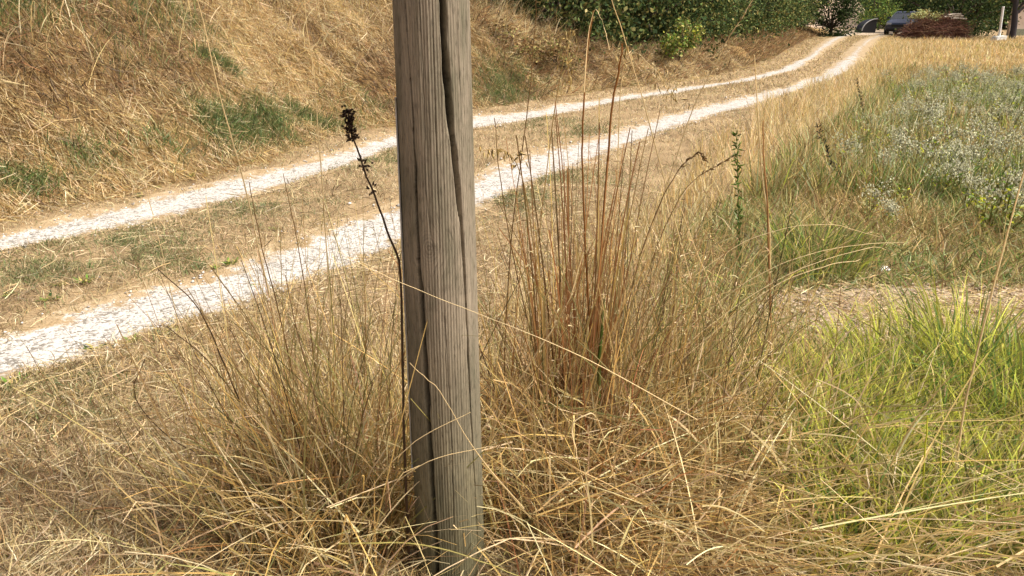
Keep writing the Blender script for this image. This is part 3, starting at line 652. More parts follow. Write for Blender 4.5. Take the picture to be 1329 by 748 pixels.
    parts.append(ribbons(x, y, R.uniform(.5, 1.0, N), R.uniform(.003, .005, N), R.uniform(0, 6.28, N), R.uniform(0, .4, N), R.uniform(0, .3, N), 6, pw=1.5, col=pick(N, stem), kinkp=.1, taper='stalk'))
    V_, F_, c_ = parts[-1]; tp = V_.reshape(N, 7, 2, 3).mean(2); q = R.integers(0, N, 1500); f_ = R.random(1500)[:, None]
    tq = tp[q, -1]*f_+tp[q, -2]*(1-f_); n1 = len(q)
    parts.append(ribbons(tq[:, 0], tq[:, 1], R.uniform(.012, .03, n1), R.uniform(.003, .005, n1), R.uniform(0, 6.28, n1), R.uniform(.2, 1.6, n1), .8, 2, col=pick(n1, dict(pale=2, straw=2, tan=1.5, brown=1)), z0=tq[:, 2], floor=False))
    # broad bleached leaves
    x = R.uniform(-.7, 1.2, 800); y = R.uniform(1.55, 2.6, 800); k = off_post(x, y); x, y = x[k], y[k]; N = len(x)
    parts.append(ribbons(x, y, R.uniform(.12, .42, N), R.uniform(.004, .009, N), R.uniform(0, 6.28, N), R.uniform(.1, 1.1, N), R.uniform(0, .9, N), 7, pw=1.5, col=pick(N, dict(pale=4, straw=2.5, tan=1)), kinkp=.6, kink=2.4, wob=.3, twist=1.8, z0=H(x, y)+.25*R.random(N)**2))
    # green and olive blades coming through between the tussock and the bare soil
    x = R.uniform(.55, 2.1, 3800); y = 2.5+3.2*R.random(3800)**1.3; a_, n_ = an(x, y); k = n_ < .95; x, y = x[k], y[k]; N = len(x)
    k2 = ((x-2.3)/1.05)**2+((y-3.62)/.42)**2 > 1; x, y = x[k2], y[k2]; N = len(x)
    parts.append(ribbons(x, y, R.uniform(.12, .42, N), R.uniform(.003, .007, N), R.uniform(0, 6.28, N), R.uniform(.1, .8, N), R.uniform(.1, 1.2, N), 4, col=pick(N, dict(olive=3, khaki=2.4, green=2, lime=1, straw=2, tan=1, pale=.8)), kinkp=.1))
    # short upright stubble on the verge at the left
    x, y = scatter_polar(15000, 1.5, 3.6, 1.2, -120, 620); a, n = an(x, y); k = (rut_dist(x, y) > .03) & (n < ed(E_nn, a)); x, y = x[k], y[k]; N = len(x)
    parts.append(ribbons(x, y, R.uniform(.03, .10, N), R.uniform(.0022, .005, N), R.uniform(0, 6.28, N), R.uniform(0, .7, N), R.uniform(0, .6, N), 3, col=pick(N, dict(pale=3, straw=2, tan=2, brown=2)), kinkp=.2))
    stuff("dry_grass", parts, M_grass)
fg()

# ------------------------------------------------------------------ stalks that stand out one by one
def smooth_path(pts, n=6):
    p = np.array(pts, float); q = np.vstack([2*p[0]-p[1], p, 2*p[-1]-p[-2]]); out = []
    for i in range(1, len(q)-2):
        for t in np.linspace(0, 1, n, endpoint=False):
            a, b, c, d = q[i-1:i+3]
            out.append(.5*((2*b)+(c-a)*t+(2*a-5*b+4*c-d)*t*t+(3*b-a-3*c+d)*t**3))
    out.append(p[-1]); return np.array(out)
def tube(path, r0, r1, col, k=5, flat=1.0):
    path = np.asarray(path, float); n = len(path)
    T = np.gradient(path, axis=0); T /= np.linalg.norm(T, axis=1, keepdims=True)+1e-9
    ref = np.array([0, 0, 1.]) if abs(T[n//2][2]) < .8 else np.array([0, 1., 0]); u = np.cross(T, ref); u /= np.linalg.norm(u, axis=1, keepdims=True)+1e-9; v = np.cross(T, u)
    r = np.linspace(r0, r1, n)[:, None, None]; th = np.linspace(0, 2*np.pi, k, endpoint=False)
    V = path[:, None]+r*(u[:, None]*np.cos(th)[None, :, None]+flat*v[:, None]*np.sin(th)[None, :, None])
    i = np.arange(n*k).reshape(n, k); j = np.roll(i, -1, 1)
    F = np.stack([i[:-1], j[:-1], j[1:], i[1:]], -1).reshape(-1, 4)
    return V.reshape(-1, 3), F, np.array(col)
def spikelet(c, d, L, w, col):
    """a small pointed grain husk, as four quads"""
    d = np.asarray(d, float); d = d/np.linalg.norm(d); ref = np.array([0, 0, 1.]) if abs(d[2]) < .9 else np.array([1., 0, 0])
    u = np.cross(d, ref); u /= np.linalg.norm(u); v = np.cross(d, u)
    V = [c]+[c+d*L*.4+w*(u*math.cos(t)+v*math.sin(t)) for t in np.arange(8)*math.pi/4][::2]+[c+d*L]
    F = [(0, 1, 5, 2), (0, 2, 5, 3), (0, 3, 5, 4), (0, 4, 5, 1)]
    return np.array(V), np.array(F), np.array(col)
def hero(label, pts, Y0, Y1, w, col, head=None, headcol=None, hl=.25, name="grass_stalk", cat="grass stalk", ground=True, flat=.6, r1=.45, mat=None):
    """pts from root to tip in photo pixels; Y0,Y1: how far ahead the root and tip stand"""
    n = len(pts); W3 = [P(px, py, Y0+(Y1-Y0)*i/(n-1)) for i, (px, py) in enumerate(pts)]
    if ground:
        b = W3[0]; W3 = [np.array([b[0]+R.uniform(-.02, .02), b[1], float(H(b[:1], b[1:2])[0])-.01])] + W3 if b[2] > .06 else W3
    path = smooth_path(W3); path = path + np.cumsum(.0016*R.standard_normal(path.shape), 0)*np.linspace(0, 1, len(path))[:, None]
    c = np.array(PAL[col] if isinstance(col, str) else col)
    if col in ('pale', 'straw'): c = np.array((.76, .62, .36))
    base = path[0].copy(); k = w/FPX*2.1/2*.8     # pixels to radius
    V, F, cc = tube(path-base, k, k*r1, c, 5, flat); sm = mat or M_grass
    cols = np.repeat((c[None]*(1+.12*np.sin(np.linspace(0, 9, len(path)))[:, None])), 5, 0)
    me = npmesh("stalk", V, F, cols, smooth=True)
    if head is None:
        o = link(name, me, sm); o.location = base; return tag(o, label, cat)
    root = empty(name, base); tag(root, label, cat); link("stalk", me, sm, root)
    hc = np.array(PAL[headcol] if isinstance(headcol, str) else headcol)
    m0 = int(len(path)*(1-hl)); parts = []
    T = np.gradient(path, axis=0)
    for i in range(m0, len(path)):
        t = T[i]/np.linalg.norm(T[i])
        for q in range({'spike': 3, 'panicle': 2, 'dock': 16, 'leafy': 5}[head]):
            rnd = R.standard_normal(3); p = path[i]+t*R.uniform(-.01, .01)
            cq = hc*R.uniform(.7, 1.25)
            if head == 'spike': parts.append(spikelet(p-base, t+.35*rnd, R.uniform(.012, .02), .0022, cq))
            elif head == 'panicle':
                off = .02*rnd*np.array([1, .6, .3]); dn = np.array([0, 0, -1.])+.5*R.standard_normal(3)
                parts.append(spikelet(p+off-base, dn, R.uniform(.016, .03), .003, cq))
                parts.append((lambda a, b: (np.array([a, a+[.0006, 0, 0], b+[.0006, 0, 0], b]), np.array([(0, 1, 2, 3)]), cq))(p-base, p+off-base))
            elif head == 'dock': pp = p+(path[max(i-1, 0)]-p)*R.random(); parts.append(spikelet(pp-base+.0035*rnd, rnd, R.uniform(.006, .014), .003, cq))
            else: parts.append(spikelet(p-base, t*.8+.8*rnd, R.uniform(.03, .055), .005, cq))
    if head == 'dock':
        for i in (int(len(path)*.70), int(len(path)*.63)):
            for q in range(16 if i > len(path)*.66 else 7):
                rnd = R.standard_normal(3); parts.append(spikelet(path[i]-base+.006*rnd, rnd, R.uniform(.008, .016), .003, hc*R.uniform(.7, 1.2)))
    Vh, Fh, Ch = merge(parts); link("seed_head" if head != 'leafy' else "leaves", npmesh("seed_head", Vh, Fh, Ch), sm, root)["kind"] = "stuff"
    return root
dk = (.075, .045, .027)
hero("dark brown dead dock stalk with crusty seed head, leaning beside the post's left edge", [(524, 560), (522, 480), (517, 350), (500, 295), (478, 240), (459, 190), (447, 158), (443, 128)], 1.66, 1.72, 4.4, dk, 'dock', (.085, .05, .03), .17, name="dock_stalk", cat="dock stalk")
hero("long pale stalk rising across the bank, leftmost at the top of the photo", [(400, 600), (360, 430), (322, 260), (304, 185), (285, 105), (257, -10)], 2.1, 2.0, 3.2, 'straw')
hero("thin pale stalk in front of the bank, between the leftmost tall stalk and the post", [(440, 560), (424, 330), (413, 170), (404, 85), (391, -10)], 2.2, 2.1, 2.6, 'straw')
hero("pale slanting stalk crossing the near wheel rut at the left", [(275, 620), (245, 480), (222, 380), (203, 300), (188, 235)], 2.3, 2.3, 2.6, 'pale')
hero("thick dark stem leaning left over the near wheel rut", [(345, 610), (318, 540), (290, 475), (258, 405), (205, 352)], 2.15, 2.05, 4, 'dark')
hero("dark thin stem leaning left, lower than the thick dark one", [(370, 600), (320, 535), (270, 470), (215, 428)], 2.1, 2.0, 3.2, 'dark')
hero("brown stem with top at the near rut's grassy middle strip, left of the post", [(405, 620), (385, 510), (360, 400), (338, 320), (318, 235)], 2.1, 2.0, 3, 'brown')
hero("slender brown stem between two ruts, tip left of the dock head", [(430, 610), (408, 480), (392, 370), (378, 290), (362, 225)], 2.05, 2.0, 2.6, 'brown')
hero("straight olive stem reaching the far rut, left of the dock stalk", [(445, 610), (436, 470), (428, 350), (421, 265), (416, 200)], 2.2, 2.2, 2.6, 'olive')
hero("tallest reddish stem, right of the post, with a bleached kinked leaf tip", [(770, 520), (766, 430), (758, 290), (756, 180), (762, 70), (768, 12)], 2.25, 2.2, 5, 'rust')
hero("thick orange brown stem beside the tallest reddish one", [(782, 520), (776, 420), (782, 280), (792, 150), (802, 88), (806, 60)], 2.25, 2.2, 6, 'rust', 'panicle', 'straw', .12)
hero("bleached kinked leaf folded over the tallest reddish stem", [(758, 120), (763, 45), (770, 12), (776, 22), (783, 55)], 2.2, 2.17, 3., 'pale', ground=False, name="grass_leaf", cat="grass leaf", flat=.25)
hero("brown stem just left of the two thick reddish stems", [(760, 540), (748, 430), (740, 310), (737, 215)], 2.3, 2.3, 4, 'rust')
hero("long pale stalk slanting left past the reddish stems to the top edge", [(905, 420), (868, 260), (842, 165), (815, 70), (791, -8)], 2.4, 2.3, 3, 'straw')
hero("drooping oat stalk with hanging pale spikelets over the near rut", [(800, 300), (806, 120), (820, 70), (845, 88), (862, 110), (872, 140)], 2.4, 2.35, 2.4, 'straw', 'panicle', 'pale', .36, name="oat_stalk", cat="grass stalk")
hero("pale feathery seed spike leaning right against the hedge", [(800, 420), (850, 290), (893, 165), (918, 108), (950, 50), (984, -8)], 2.3, 2.25, 2.6, 'straw', 'spike', 'pale', .3)
hero("thin dark stem close to the post's right side, rising to the hedge", [(655, 480), (662, 330), (678, 190), (690, 70), (693, -6)], 2.1, 2.05, 2.6, 'brown')
hero("thin stem with drooping spikelets in front of the hedge", [(690, 420), (705, 260), (722, 130), (737, 60), (742, 40), (738, 75), (741, 110)], 2.3, 2.3, 2.2, 'tan', 'panicle', 'straw', .35, name="oat_stalk")
hero("short oat stem with pale spikelets touching the post's right edge", [(700, 420), (690, 300), (676, 225), (655, 195), (622, 192)], 2.0, 1.9, 2.2, 'tan', 'panicle', 'straw', .35, name="oat_stalk")
hero("brown stem leaning left from the reddish tussock to the bank", [(700, 500), (672, 360), (650, 240), (640, 150)], 2.15, 2.1, 2.8, 'brown')
hero("dark brown stem arching right with a bent panicle", [(800, 480), (826, 350), (856, 265), (880, 222), (905, 202), (917, 208)], 2.3, 2.25, 2.6, (.22, .13, .05), 'spike', 'brown', .3)
hero("olive brown stem arching far right below the bent panicle", [(815, 470), (845, 340), (880, 262), (915, 228), (948, 212)], 2.3, 2.3, 2.2, 'brown', 'spike', 'brown', .25)
hero("upright rusty stalk alone at the edge of the weeds", [(1003, 600), (1001, 450), (996, 310), (992, 220), (990, 150)], 2.6, 2.6, 6, (.44, .25, .10))
hero("short pale stick with a dark node above the golden grass", [(1000, 330), (990, 230), (983, 140), (980, 72)], 3.2, 3.2, 5, 'straw')
hero("pale slanting stalk at the right edge of the photo", [(1222, 760), (1238, 630), (1256, 510), (1290, 375), (1332, 225)], 1.9, 1.95, 5.5, 'pale')
hero("crooked pale stalk rising through the lime grass", [(1092, 700), (1072, 590), (1086, 520), (1100, 470)], 2.0, 2.0, 3.4, 'pale')
hero("long pale straw arching over to the bare soil", [(860, 470), (935, 390), (1010, 345), (1090, 322), (1168, 318)], 2.3, 2.35, 3, 'straw')
hero("second pale straw arching right, with drooping tip", [(850, 420), (940, 330), (1020, 296), (1085, 290), (1146, 306)], 2.4, 2.4, 2.8, 'straw')
hero("pale straw arching right below the two longest arching ones", [(870, 480), (950, 400), (1040, 345), (1125, 318), (1150, 322)], 2.2, 2.3, 2.8, 'pale')
hero("fourth pale straw arching right, ending lowest of the arching ones", [(840, 520), (930, 430), (1010, 372), (1080, 345), (1120, 340)], 2.15, 2.2, 3.4, 'straw')
hero("olive arching blade crossing behind the arching pale straws", [(800, 500), (870, 420), (940, 378), (1010, 372)], 2.2, 2.25, 4.5, 'olive')
hero("stiff pale straw slanting down right from the reddish stems to the lime grass", [(880, 270), (920, 370), (975, 480), (1030, 590)][::-1], 2.15, 2.2, 3.2, 'pale')
hero("bleached folded leaf slanting through the middle of the tallest tussock", [(640, 560), (690, 470), (735, 400), (760, 330)], 2.0, 2.0, 4, 'pale', name="grass_leaf", cat="grass leaf", flat=.3)
hero("broad bleached bent blade folded like a hook at the bottom", [(822, 770), (806, 660), (788, 580), (775, 541), (762, 540), (748, 556), (756, 600), (772, 650)], 1.75, 1.68, 5.5, 'pale', flat=.3, name="grass_leaf", cat="grass leaf")
hero("long pale straw lying across the front of the post", [(905, 545), (760, 466), (640, 417), (520, 372), (430, 330)], 1.6, 1.58, 1.9, 'pale', ground=False)
hero("straw falling down the post front from crack to right", [(680, 660), (620, 590), (570, 510), (530, 470)], 1.58, 1.6, 1.9, 'straw', ground=False)
hero("straw crossing the lower post, rising to the right", [(452, 690), (490, 625), (540, 580), (612, 547)], 1.62, 1.58, 3, 'pale', ground=False)
hero("pale straw low across the post, nearly level", [(400, 740), (470, 672), (540, 608), (630, 584)], 1.62, 1.56, 2.8, 'straw', ground=False)
hero("green tinged straw bundle strand across the foot of the post", [(440, 706), (540, 706), (620, 728), (690, 752)], 1.58, 1.54, 4, 'khaki', ground=False)
hero("long bowed stalk lying across the lower left corner", [(300, 664), (200, 657), (110, 662), (50, 675), (-10, 690)], 1.95, 1.95, 3.2, 'brown', ground=False)
hero("dark bent stem curving down at the left of the loose fan", [(300, 610), (230, 575), (185, 530), (176, 500), (188, 462)], 2.1, 2.1, 3, 'dark')
hero("broad fresh green blade among the reddish stems", [(776, 530), (777, 470), (779, 425), (783, 390)], 2.15, 2.13, 11, (.10, .16, .03), flat=.25, r1=.25, name="grass_leaf", cat="grass leaf", mat=M_green)
hero("small leafy green spire of a young weed beyond the golden grass", [(960, 320), (959, 270), (958, 225), (957, 180)], 4.3, 4.3, 4, 'green', 'leafy', 'green', .85, name="leafy_weed", cat="weed", mat=M_green)
hero("yellow green upright stem in the lower right corner", [(1186, 760), (1192, 690), (1200, 610), (1206, 545)], 1.75, 1.75, 5, 'lime', mat=M_green)
hero("second yellow green stem beside the slanting pale stalk", [(1215, 770), (1214, 700), (1222, 620), (1226, 560)], 1.75, 1.78, 4.5, 'lime', mat=M_green)
hero("dead brown weed stem with tiny leaves left of the pale flowered weeds", [(1110, 280), (1095, 235), (1078, 205), (1062, 165)], 6.2, 6.2, 3, dk, 'leafy', (.05, .05, .03), .6, name="dead_weed", cat="weed")
hero("dark leafy weed standing tallest among the pale flowered weeds", [(1130, 200), (1122, 160), (1118, 130), (1112, 105)], 10, 10, 3, dk, 'leafy', (.05, .055, .03), .6, name="dead_weed", cat="weed")

# a small white scrap on the soil
s = G(1149, 357); o = bpy.data.objects.new("paper_scrap", None)
V = np.array([(-.03, -.01, 0), (0, -.02, .012), (.03, 0, .006), (.02, .025, .02), (-.012, .02, .028), (-.03, .012, .012)]); F = [(0, 1, 2, 3), (0, 3, 4, 5)]
o = link("paper_scrap", npmesh("paper_scrap", V, F), plain("white paper", (.8, .79, .76), .8, noise=.05)); o.location = (s[0], s[1], float(H(s[:1], s[1:2])[0])+.02)
tag(o, "small white scrap lying just beyond the bare soil patch", "scrap")

# ------------------------------------------------------------------ pale flowered weeds (countable plants)
def weed_mesh(i):
    parts = []; hgt = R.uniform(.35, .75); ns = R.integers(5, 10)
    for s_ in range(ns):
        th = R.uniform(0, 6.28); lean = R.uniform(.02, .22)
        pth = [np.array([lean*t*math.cos(th), lean*t*math.sin(th), hgt*R.uniform(.9, 1.05)*t]) for t in (0, .5, 1)]
        pth = smooth_path(pth, 3)*np.array([1, 1, R.uniform(.7, 1.)]); parts.append(tube(pth, .004, .0025, np.array(PAL['olive']), 3))
        for q in range(9):
            t = R.uniform(.2, .95); p = pth[min(int(t*(len(pth)-1)), len(pth)-1)]
            d = np.array([R.standard_normal(), R.standard_normal(), .5]); d /= np.linalg.norm(d); L_ = R.uniform(.04, .08); w_ = .009
            u = np.cross(d, R.standard_normal(3)); u /= np.linalg.norm(u)
            V = np.array([p, p+d*L_*.5+u*w_, p+d*L_, p+d*L_*.5-u*w_]); c = np.array(PAL[['green', 'grey', 'lime', 'grey', 'khaki'][R.integers(5)]])*R.uniform(1., 1.4)
            parts.append((V, np.array([(0, 1, 2, 3)]), c))
        for q in range(R.integers(24, 34) if i < 5 else 0):
            p = pth[-1]+np.array([.032, .032, .045])*R.standard_normal(3); d = np.array([.7*R.standard_normal(), .7*R.standard_normal(), 1.])
            parts.append(spikelet(p, d, R.uniform(.02, .034), R.uniform(.006, .011), np.array(PAL['white'])*R.uniform(.85, 1.08)))
    V, F, c = merge(parts); return npmesh("weed", V, F, c)
M_weed = attr_mat("weed leaves", .9, .58, .03)
WM = [weed_mesh(i) for i in range(7)]
for m_ in WM: m_.materials.append(M_weed)
def weeds():
    n = 0; spots = []
    while n < 290:
        y = 4.9+R.random()**1.1*11.5; px = R.uniform(1030, 1400); x = (px-664.5)/FPX*(y*cp_+CH*sp_); a, q = an(x, y)
        if q > np.interp(a, [5, 8, 12, 18, 25], [.7, 1.1, 1.3, 1.5, 1.7]) - 1.1*R.random()**1.5: continue
        if y < 6.2 and R.random() < .6: continue
        if vnoise(np.array([x]), np.array([y]), 1.5, 95)[0] < -.6: continue
        if R.random() < np.clip((1120-px)/140, 0, .5): continue
        wi = R.integers(7); o = bpy.data.objects.new("flowering_weed" if wi < 5 else "leafy_weed", WM[wi]); z = float(H(np.array([x]), np.array([y]))[0]); s_ = R.uniform(.45, 1.0)
        o.location = (x, y, z-.01); o.rotation_euler = (.1*R.standard_normal(), .1*R.standard_normal(), R.uniform(0, 6.28)); o.scale = (s_,)*3; C.objects.link(o)
        tag(o, *(("bushy green weed with pale whitish flower heads in the field at the right", "weed", "pale flowered weeds in the field") if wi < 5 else ("flowerless leafy green weed among the pale flowered ones at the right", "weed", "flowerless weeds in the field"))); n += 1
weeds()

# small dark weeds along the rut edges
def rosette():
    parts = []
    for k in range(26):
        th = R.uniform(0, 6.28); el = R.uniform(.1, 1.0); d = np.array([math.cos(th)*math.cos(el), math.sin(th)*math.cos(el), math.sin(el)]); L_ = R.uniform(.04, .11); u = np.array([-math.sin(th), math.cos(th), 0])*.009
        b = np.array([.02*R.standard_normal(), .03*R.standard_normal(), .005]); c = np.array(PAL[['green', 'olive', 'deep', 'khaki'][R.integers(4)]])
        parts.append((np.array([b, b+d*L_*.55+u, b+d*L_-np.array([0, 0, .012]), b+d*L_*.55-u]), np.array([(0, 1, 2, 3)]), c))
    V, F, c = merge(parts); return npmesh("weed_rosette", V, F, c)
RM = [rosette() for _ in range(3)]
for m_ in RM: m_.materials.append(M_leaf)
for (px, py) in [(312, 216), (325, 212), (247, 232), (180, 256), (205, 245), (262, 222), (64, 392), (10, 385), (110, 370), (124, 458), (172, 446), (80, 372), (222, 434), (20, 503), (355, 300), (300, 345), (280, 350), (335, 375)]:
    s = G(px, py); o = bpy.data.objects.new("weed_rosette", RM[R.integers(3)]); o.location = (s[0], s[1], float(H(s[:1], s[1:2])[0])+.006); o.rotation_euler = (0, 0, R.uniform(0, 6.28)); k = R.uniform(.4, .8); o.scale = (k, k, k*.7); C.objects.link(o)
    tag(o, "small low dark green weed at the edge of a wheel rut", "weed", "small weeds along the wheel ruts")

# ------------------------------------------------------------------ hedge, trees
def crown(n, rx, ry, rz, nclump, leaf, colw, seed, cz=0, hollow=.55, low=-1.0):
    r = np.random.default_rng(seed)
    d = r.standard_normal((nclump, 3)); d /= np.linalg.norm(d, axis=1, keepdims=True); d[:, 2] = np.maximum(d[:, 2], low*r.random(nclump))
    rad = hollow+(1-hollow)*r.random((nclump, 1))**.6; rad *= 1+.15*r.standard_normal((nclump, 1))
    cc = d*rad*np.array([rx, ry, rz]); cs = r.uniform(.10, .24, nclump)*(rx+ry)/2
    k = r.integers(0, nclump, n); p = cc[k]+r.standard_normal((n, 3))*cs[k][:, None]*np.array([1, 1, .8])
    ctint = r.uniform(.75, 1.3, nclump)[k]
    L = leaf*r.uniform(.6, 1.4, n); dr = r.standard_normal((n, 3)); dr[:, 2] -= .3; dr /= np.linalg.norm(dr, axis=1, keepdims=True)
    u = np.cross(dr, r.standard_normal((n, 3))); u /= np.linalg.norm(u, axis=1, keepdims=True)
    w = (L*.3)[:, None]; L = L[:, None]
    V = np.stack([p, p+dr*L*.5+u*w, p+dr*L, p+dr*L*.5-u*w], 1)
    V[..., 2] += cz
    c = pick(n, colw, .15)*ctint[:, None]
    F = np.arange(4*n).reshape(n, 4)
    return V.reshape(-1, 3), F, np.repeat(np.clip(c, .008, .9), 4, 0), cc+np.array([0, 0, cz])
def limbs(trunk_h, r0, tips, seed, lean=(0, 0)):
    r = np.random.default_rng(seed); parts = []
    top = np.array([lean[0], lean[1], trunk_h])
    parts.append(tube(smooth_path([np.zeros(3)-[0, 0, .2], top*.5+[.05*r0, 0, 0], top], 5), r0, r0*.6, (.075, .055, .04), 8))
    for t in tips:
        m = top+(t-top)*.5+np.array([.1, .1, -.15])*r.standard_normal(3)*np.linalg.norm(t-top)*.5
        parts.append(tube(smooth_path([top-[0, 0, .1*trunk_h], m, t], 4), r0*.45, r0*.1, (.07, .052, .04), 5))
    return merge(parts)
def tree_meshes(n, rx, ry, rz, ncl, leaf, colw, seed, cz, th, r0, low=-1.4):
    V, F, c, cc = crown(n, rx, ry, rz, ncl, leaf, colw, seed, cz, low=low)
    cm = npmesh("crown", V, F, c); cm.materials.append(M_leaf)
    tips = cc[np.random.default_rng(seed).choice(len(cc), min(14, len(cc)), replace=False)]
    V, F, c = limbs(th, r0, tips, seed); tm = npmesh("trunk", V, F, c, smooth=True); tm.materials.append(M_stick)
    return cm, tm
def plant_tree(name, meshes, x, y, rz, sc, label, cat, group=None, z=None):
    z = float(H(np.array([x]), np.array([y]))[0]) if z is None else z
    root = empty(name, (x, y, z), rz); root.scale = (sc,)*3; tag(root, label, cat, group)
    link("crown", meshes[0], None, root); link("trunk", meshes[1], None, root); return root
dkg = dict(deep=2.4, fol=3, olive=1, khaki=.2)
HB = [tree_meshes(12000, 1.5, 1.5, 1.75, 80, .075, dkg, 100+i, 1.3, .7, .10) for i in range(2)]+[tree_meshes(5200, 1.4, 1.4, 1.8, 42, .11, dict(fol=3, deep=2, olive=1.5, khaki=.4), 104, 1.4, .8, .1), tree_meshes(9000, 1.6, 1.5, 1.6, 46, .06, dict(fol=3, green=1, deep=2.5, grey=.3), 105, 1.3, .7, .1)]
HB2 = tree_meshes(11000, 1.5, 1.5, 1.7, 70, .075, dict(deep=3, olive=1.6, fol=2), 120, 1.3, .7, .1)
a = 14.6; i = 0
while a < 56:
    n = float(bank_toe(np.array([a]))[0]) + np.interp(a, [14, 17, 25, 56], [3.6, 2.6, 2.2, 1.9]) + R.uniform(-.3, .3)
    x, y = xy(a, n); g = i % 5
    if g == 3: plant_tree("hedge_bush", HB2, x, y, R.uniform(0, 6.28), R.uniform(1.05, 1.35), "olive green bush in the hedge on the bank beside the track", "bush", "olive bushes of the hedge")
    else: plant_tree("hedge_bush", HB[g % 4], x, y, R.uniform(0, 6.28), R.uniform(.95, 1.45), "dense dark green bush in the hedge on the bank beside the track", "bush", "dark bushes of the hedge")
    a += np.interp(a, [14, 30, 56], [1.9, 2.2, 2.6]); i += 1
tall = [tree_meshes(7000, 2.4, 2.4, 3.0, 60, .17, dkg, 140+i, 2.8, 1.6, .16) for i in range(2)]
a = 15
while a < 60:
    n = float(bank_toe(np.array([a]))[0]) + 6.5+R.uniform(-.5, .8); x, y = xy(a, n)
    plant_tree("hedge_tree", tall[R.integers(2)], x, y, R.uniform(0, 6.28), R.uniform(.95, 1.2), "tall dark tree standing behind the hedge on the bank", "tree", "trees behind the hedge"); a += 3.9
yb = tree_meshes(2200, .55, .5, .5, 16, .075, dict(lime=1, khaki=1, green=3, olive=2), 160, .5, .3, .03)
s = G(882, 78); plant_tree("low_bush", yb, s[0], s[1], .4, 1.0, "small yellow green bush below the hedge on the bank", "bush")
gb = tree_meshes(1600, .6, .5, .35, 14, .05, dict(brown=2.5, khaki=.6, tan=1, olive=1.5, dark=1), 161, .2, .1, .02)
s = G(668, 75); plant_tree("scrub_bush", gb, s[0], s[1], 1.4, 1.1, "grey brown scrubby bush at the shoulder of the bank, right of the post", "bush")
s = G(722, 88); plant_tree("scrub_bush", gb, s[0], s[1], 3.4, 1.0, "low grey scrub in the hollow between bank and hedge", "bush")
con = tree_meshes(9000, 1.35, 1.35, 2.6, 80, .12, dict(deep=5, fol=1), 170, 1.8, .5, .12, low=-1.5)
p_ = P(1078, 42, 50); plant_tree("conifer", con, p_[0], 50, .3, 1.0, "very dark upright tree at the end of the hedge where the track bends", "tree")
rb = tree_meshes(6000, 2.0, 1.7, 1.75, 45, .12, dict(green=5, lime=.5, fol=1.2, deep=.6, olive=.6), 180, 1.5, .6, .1)
p_ = P(1139, 40, 66); plant_tree("round_bush", rb, p_[0], 66, .8, 1.12, "bright green rounded bush left of the parked car", "bush")
# dark trees on the right, behind the brush pile
big = [tree_meshes(8500, 2.6, 2.4, 3.4, 70, .17, dict(deep=4, fol=2, olive=.5), 190+i, 2.6, 1.3, .2) for i in range(2)]
labs = ["dense dark tree right behind the brush pile", "broad dark olive tree left of the white pole", "deep green tree between the brush pile and the white pole"]
for lab, px, Y_, sc in ((labs[0], 1205, 58, 1.2), (labs[1], 1262, 50, 1.05), (labs[2], 1238, 47.5, .8)):
    p_ = P(px, 45, Y_); plant_tree("broadleaf_tree", big[0 if sc > .9 else 1], p_[0], Y_, R.uniform(0, 6), sc, lab, "tree", z=0.0)
for px, Y_ in ((1120, 96), (1165, 78), (1200, 74), (1230, 72), (1265, 70), (1300, 76), (1335, 72), (1370, 70), (1080, 90), (1095, 110), (1040, 92)):
    p_ = P(px, 40, Y_); plant_tree("background_tree", big[R.integers(2)], p_[0], Y_, R.uniform(0, 6), R.uniform(1.25, 1.7), "dark tree in the dense belt behind the yard", "tree", "dark trees behind the yard", z=0.0)

# the tree with a dark trunk on the far right
def trunk_tree():
    Y_ = 42.5; b = P(1313, 54, Y_); root = empty("orchard_tree", (b[0], Y_, 0)); tag(root, "tree with a dark bare trunk forking to the right, right of the white pole", "tree")
    parts = [tube(smooth_path([(0, 0, -.2), (-.06, 0, .8), (-.18, 0, 1.55), (-.35, 0, 2.6)], 5), .17, .12, (.06, .055, .06), 10),
             tube(smooth_path([(-.14, 0, 1.35), (.25, .1, 1.65), (.85, .1, 2.35)], 5), .09, .05, (.06, .05, .05), 8),
             tube(smooth_path([(-.16, 0, 1.5), (.2, -.2, 2.1), (.5, -.4, 2.8)], 5), .07, .04, (.06, .05, .05), 8),
             tube(smooth_path([(-.24, 0, 1.9), (-.7, .2, 2.4), (-1.2, .2, 3.0)], 5), .08, .04, (.06, .05, .05), 8)]
    V, F, c = merge(parts); link("trunk", npmesh("trunk", V, F, c, smooth=True), M_stick, root)
    V, F, c, _ = crown(7000, 2.3, 2.2, 1.5, 55, .14, dict(fol=3, olive=1, deep=2, green=.5), 210, 3.55, low=-.8)
    link("crown", npmesh("crown", V, F, c), M_leaf, root)
trunk_tree()

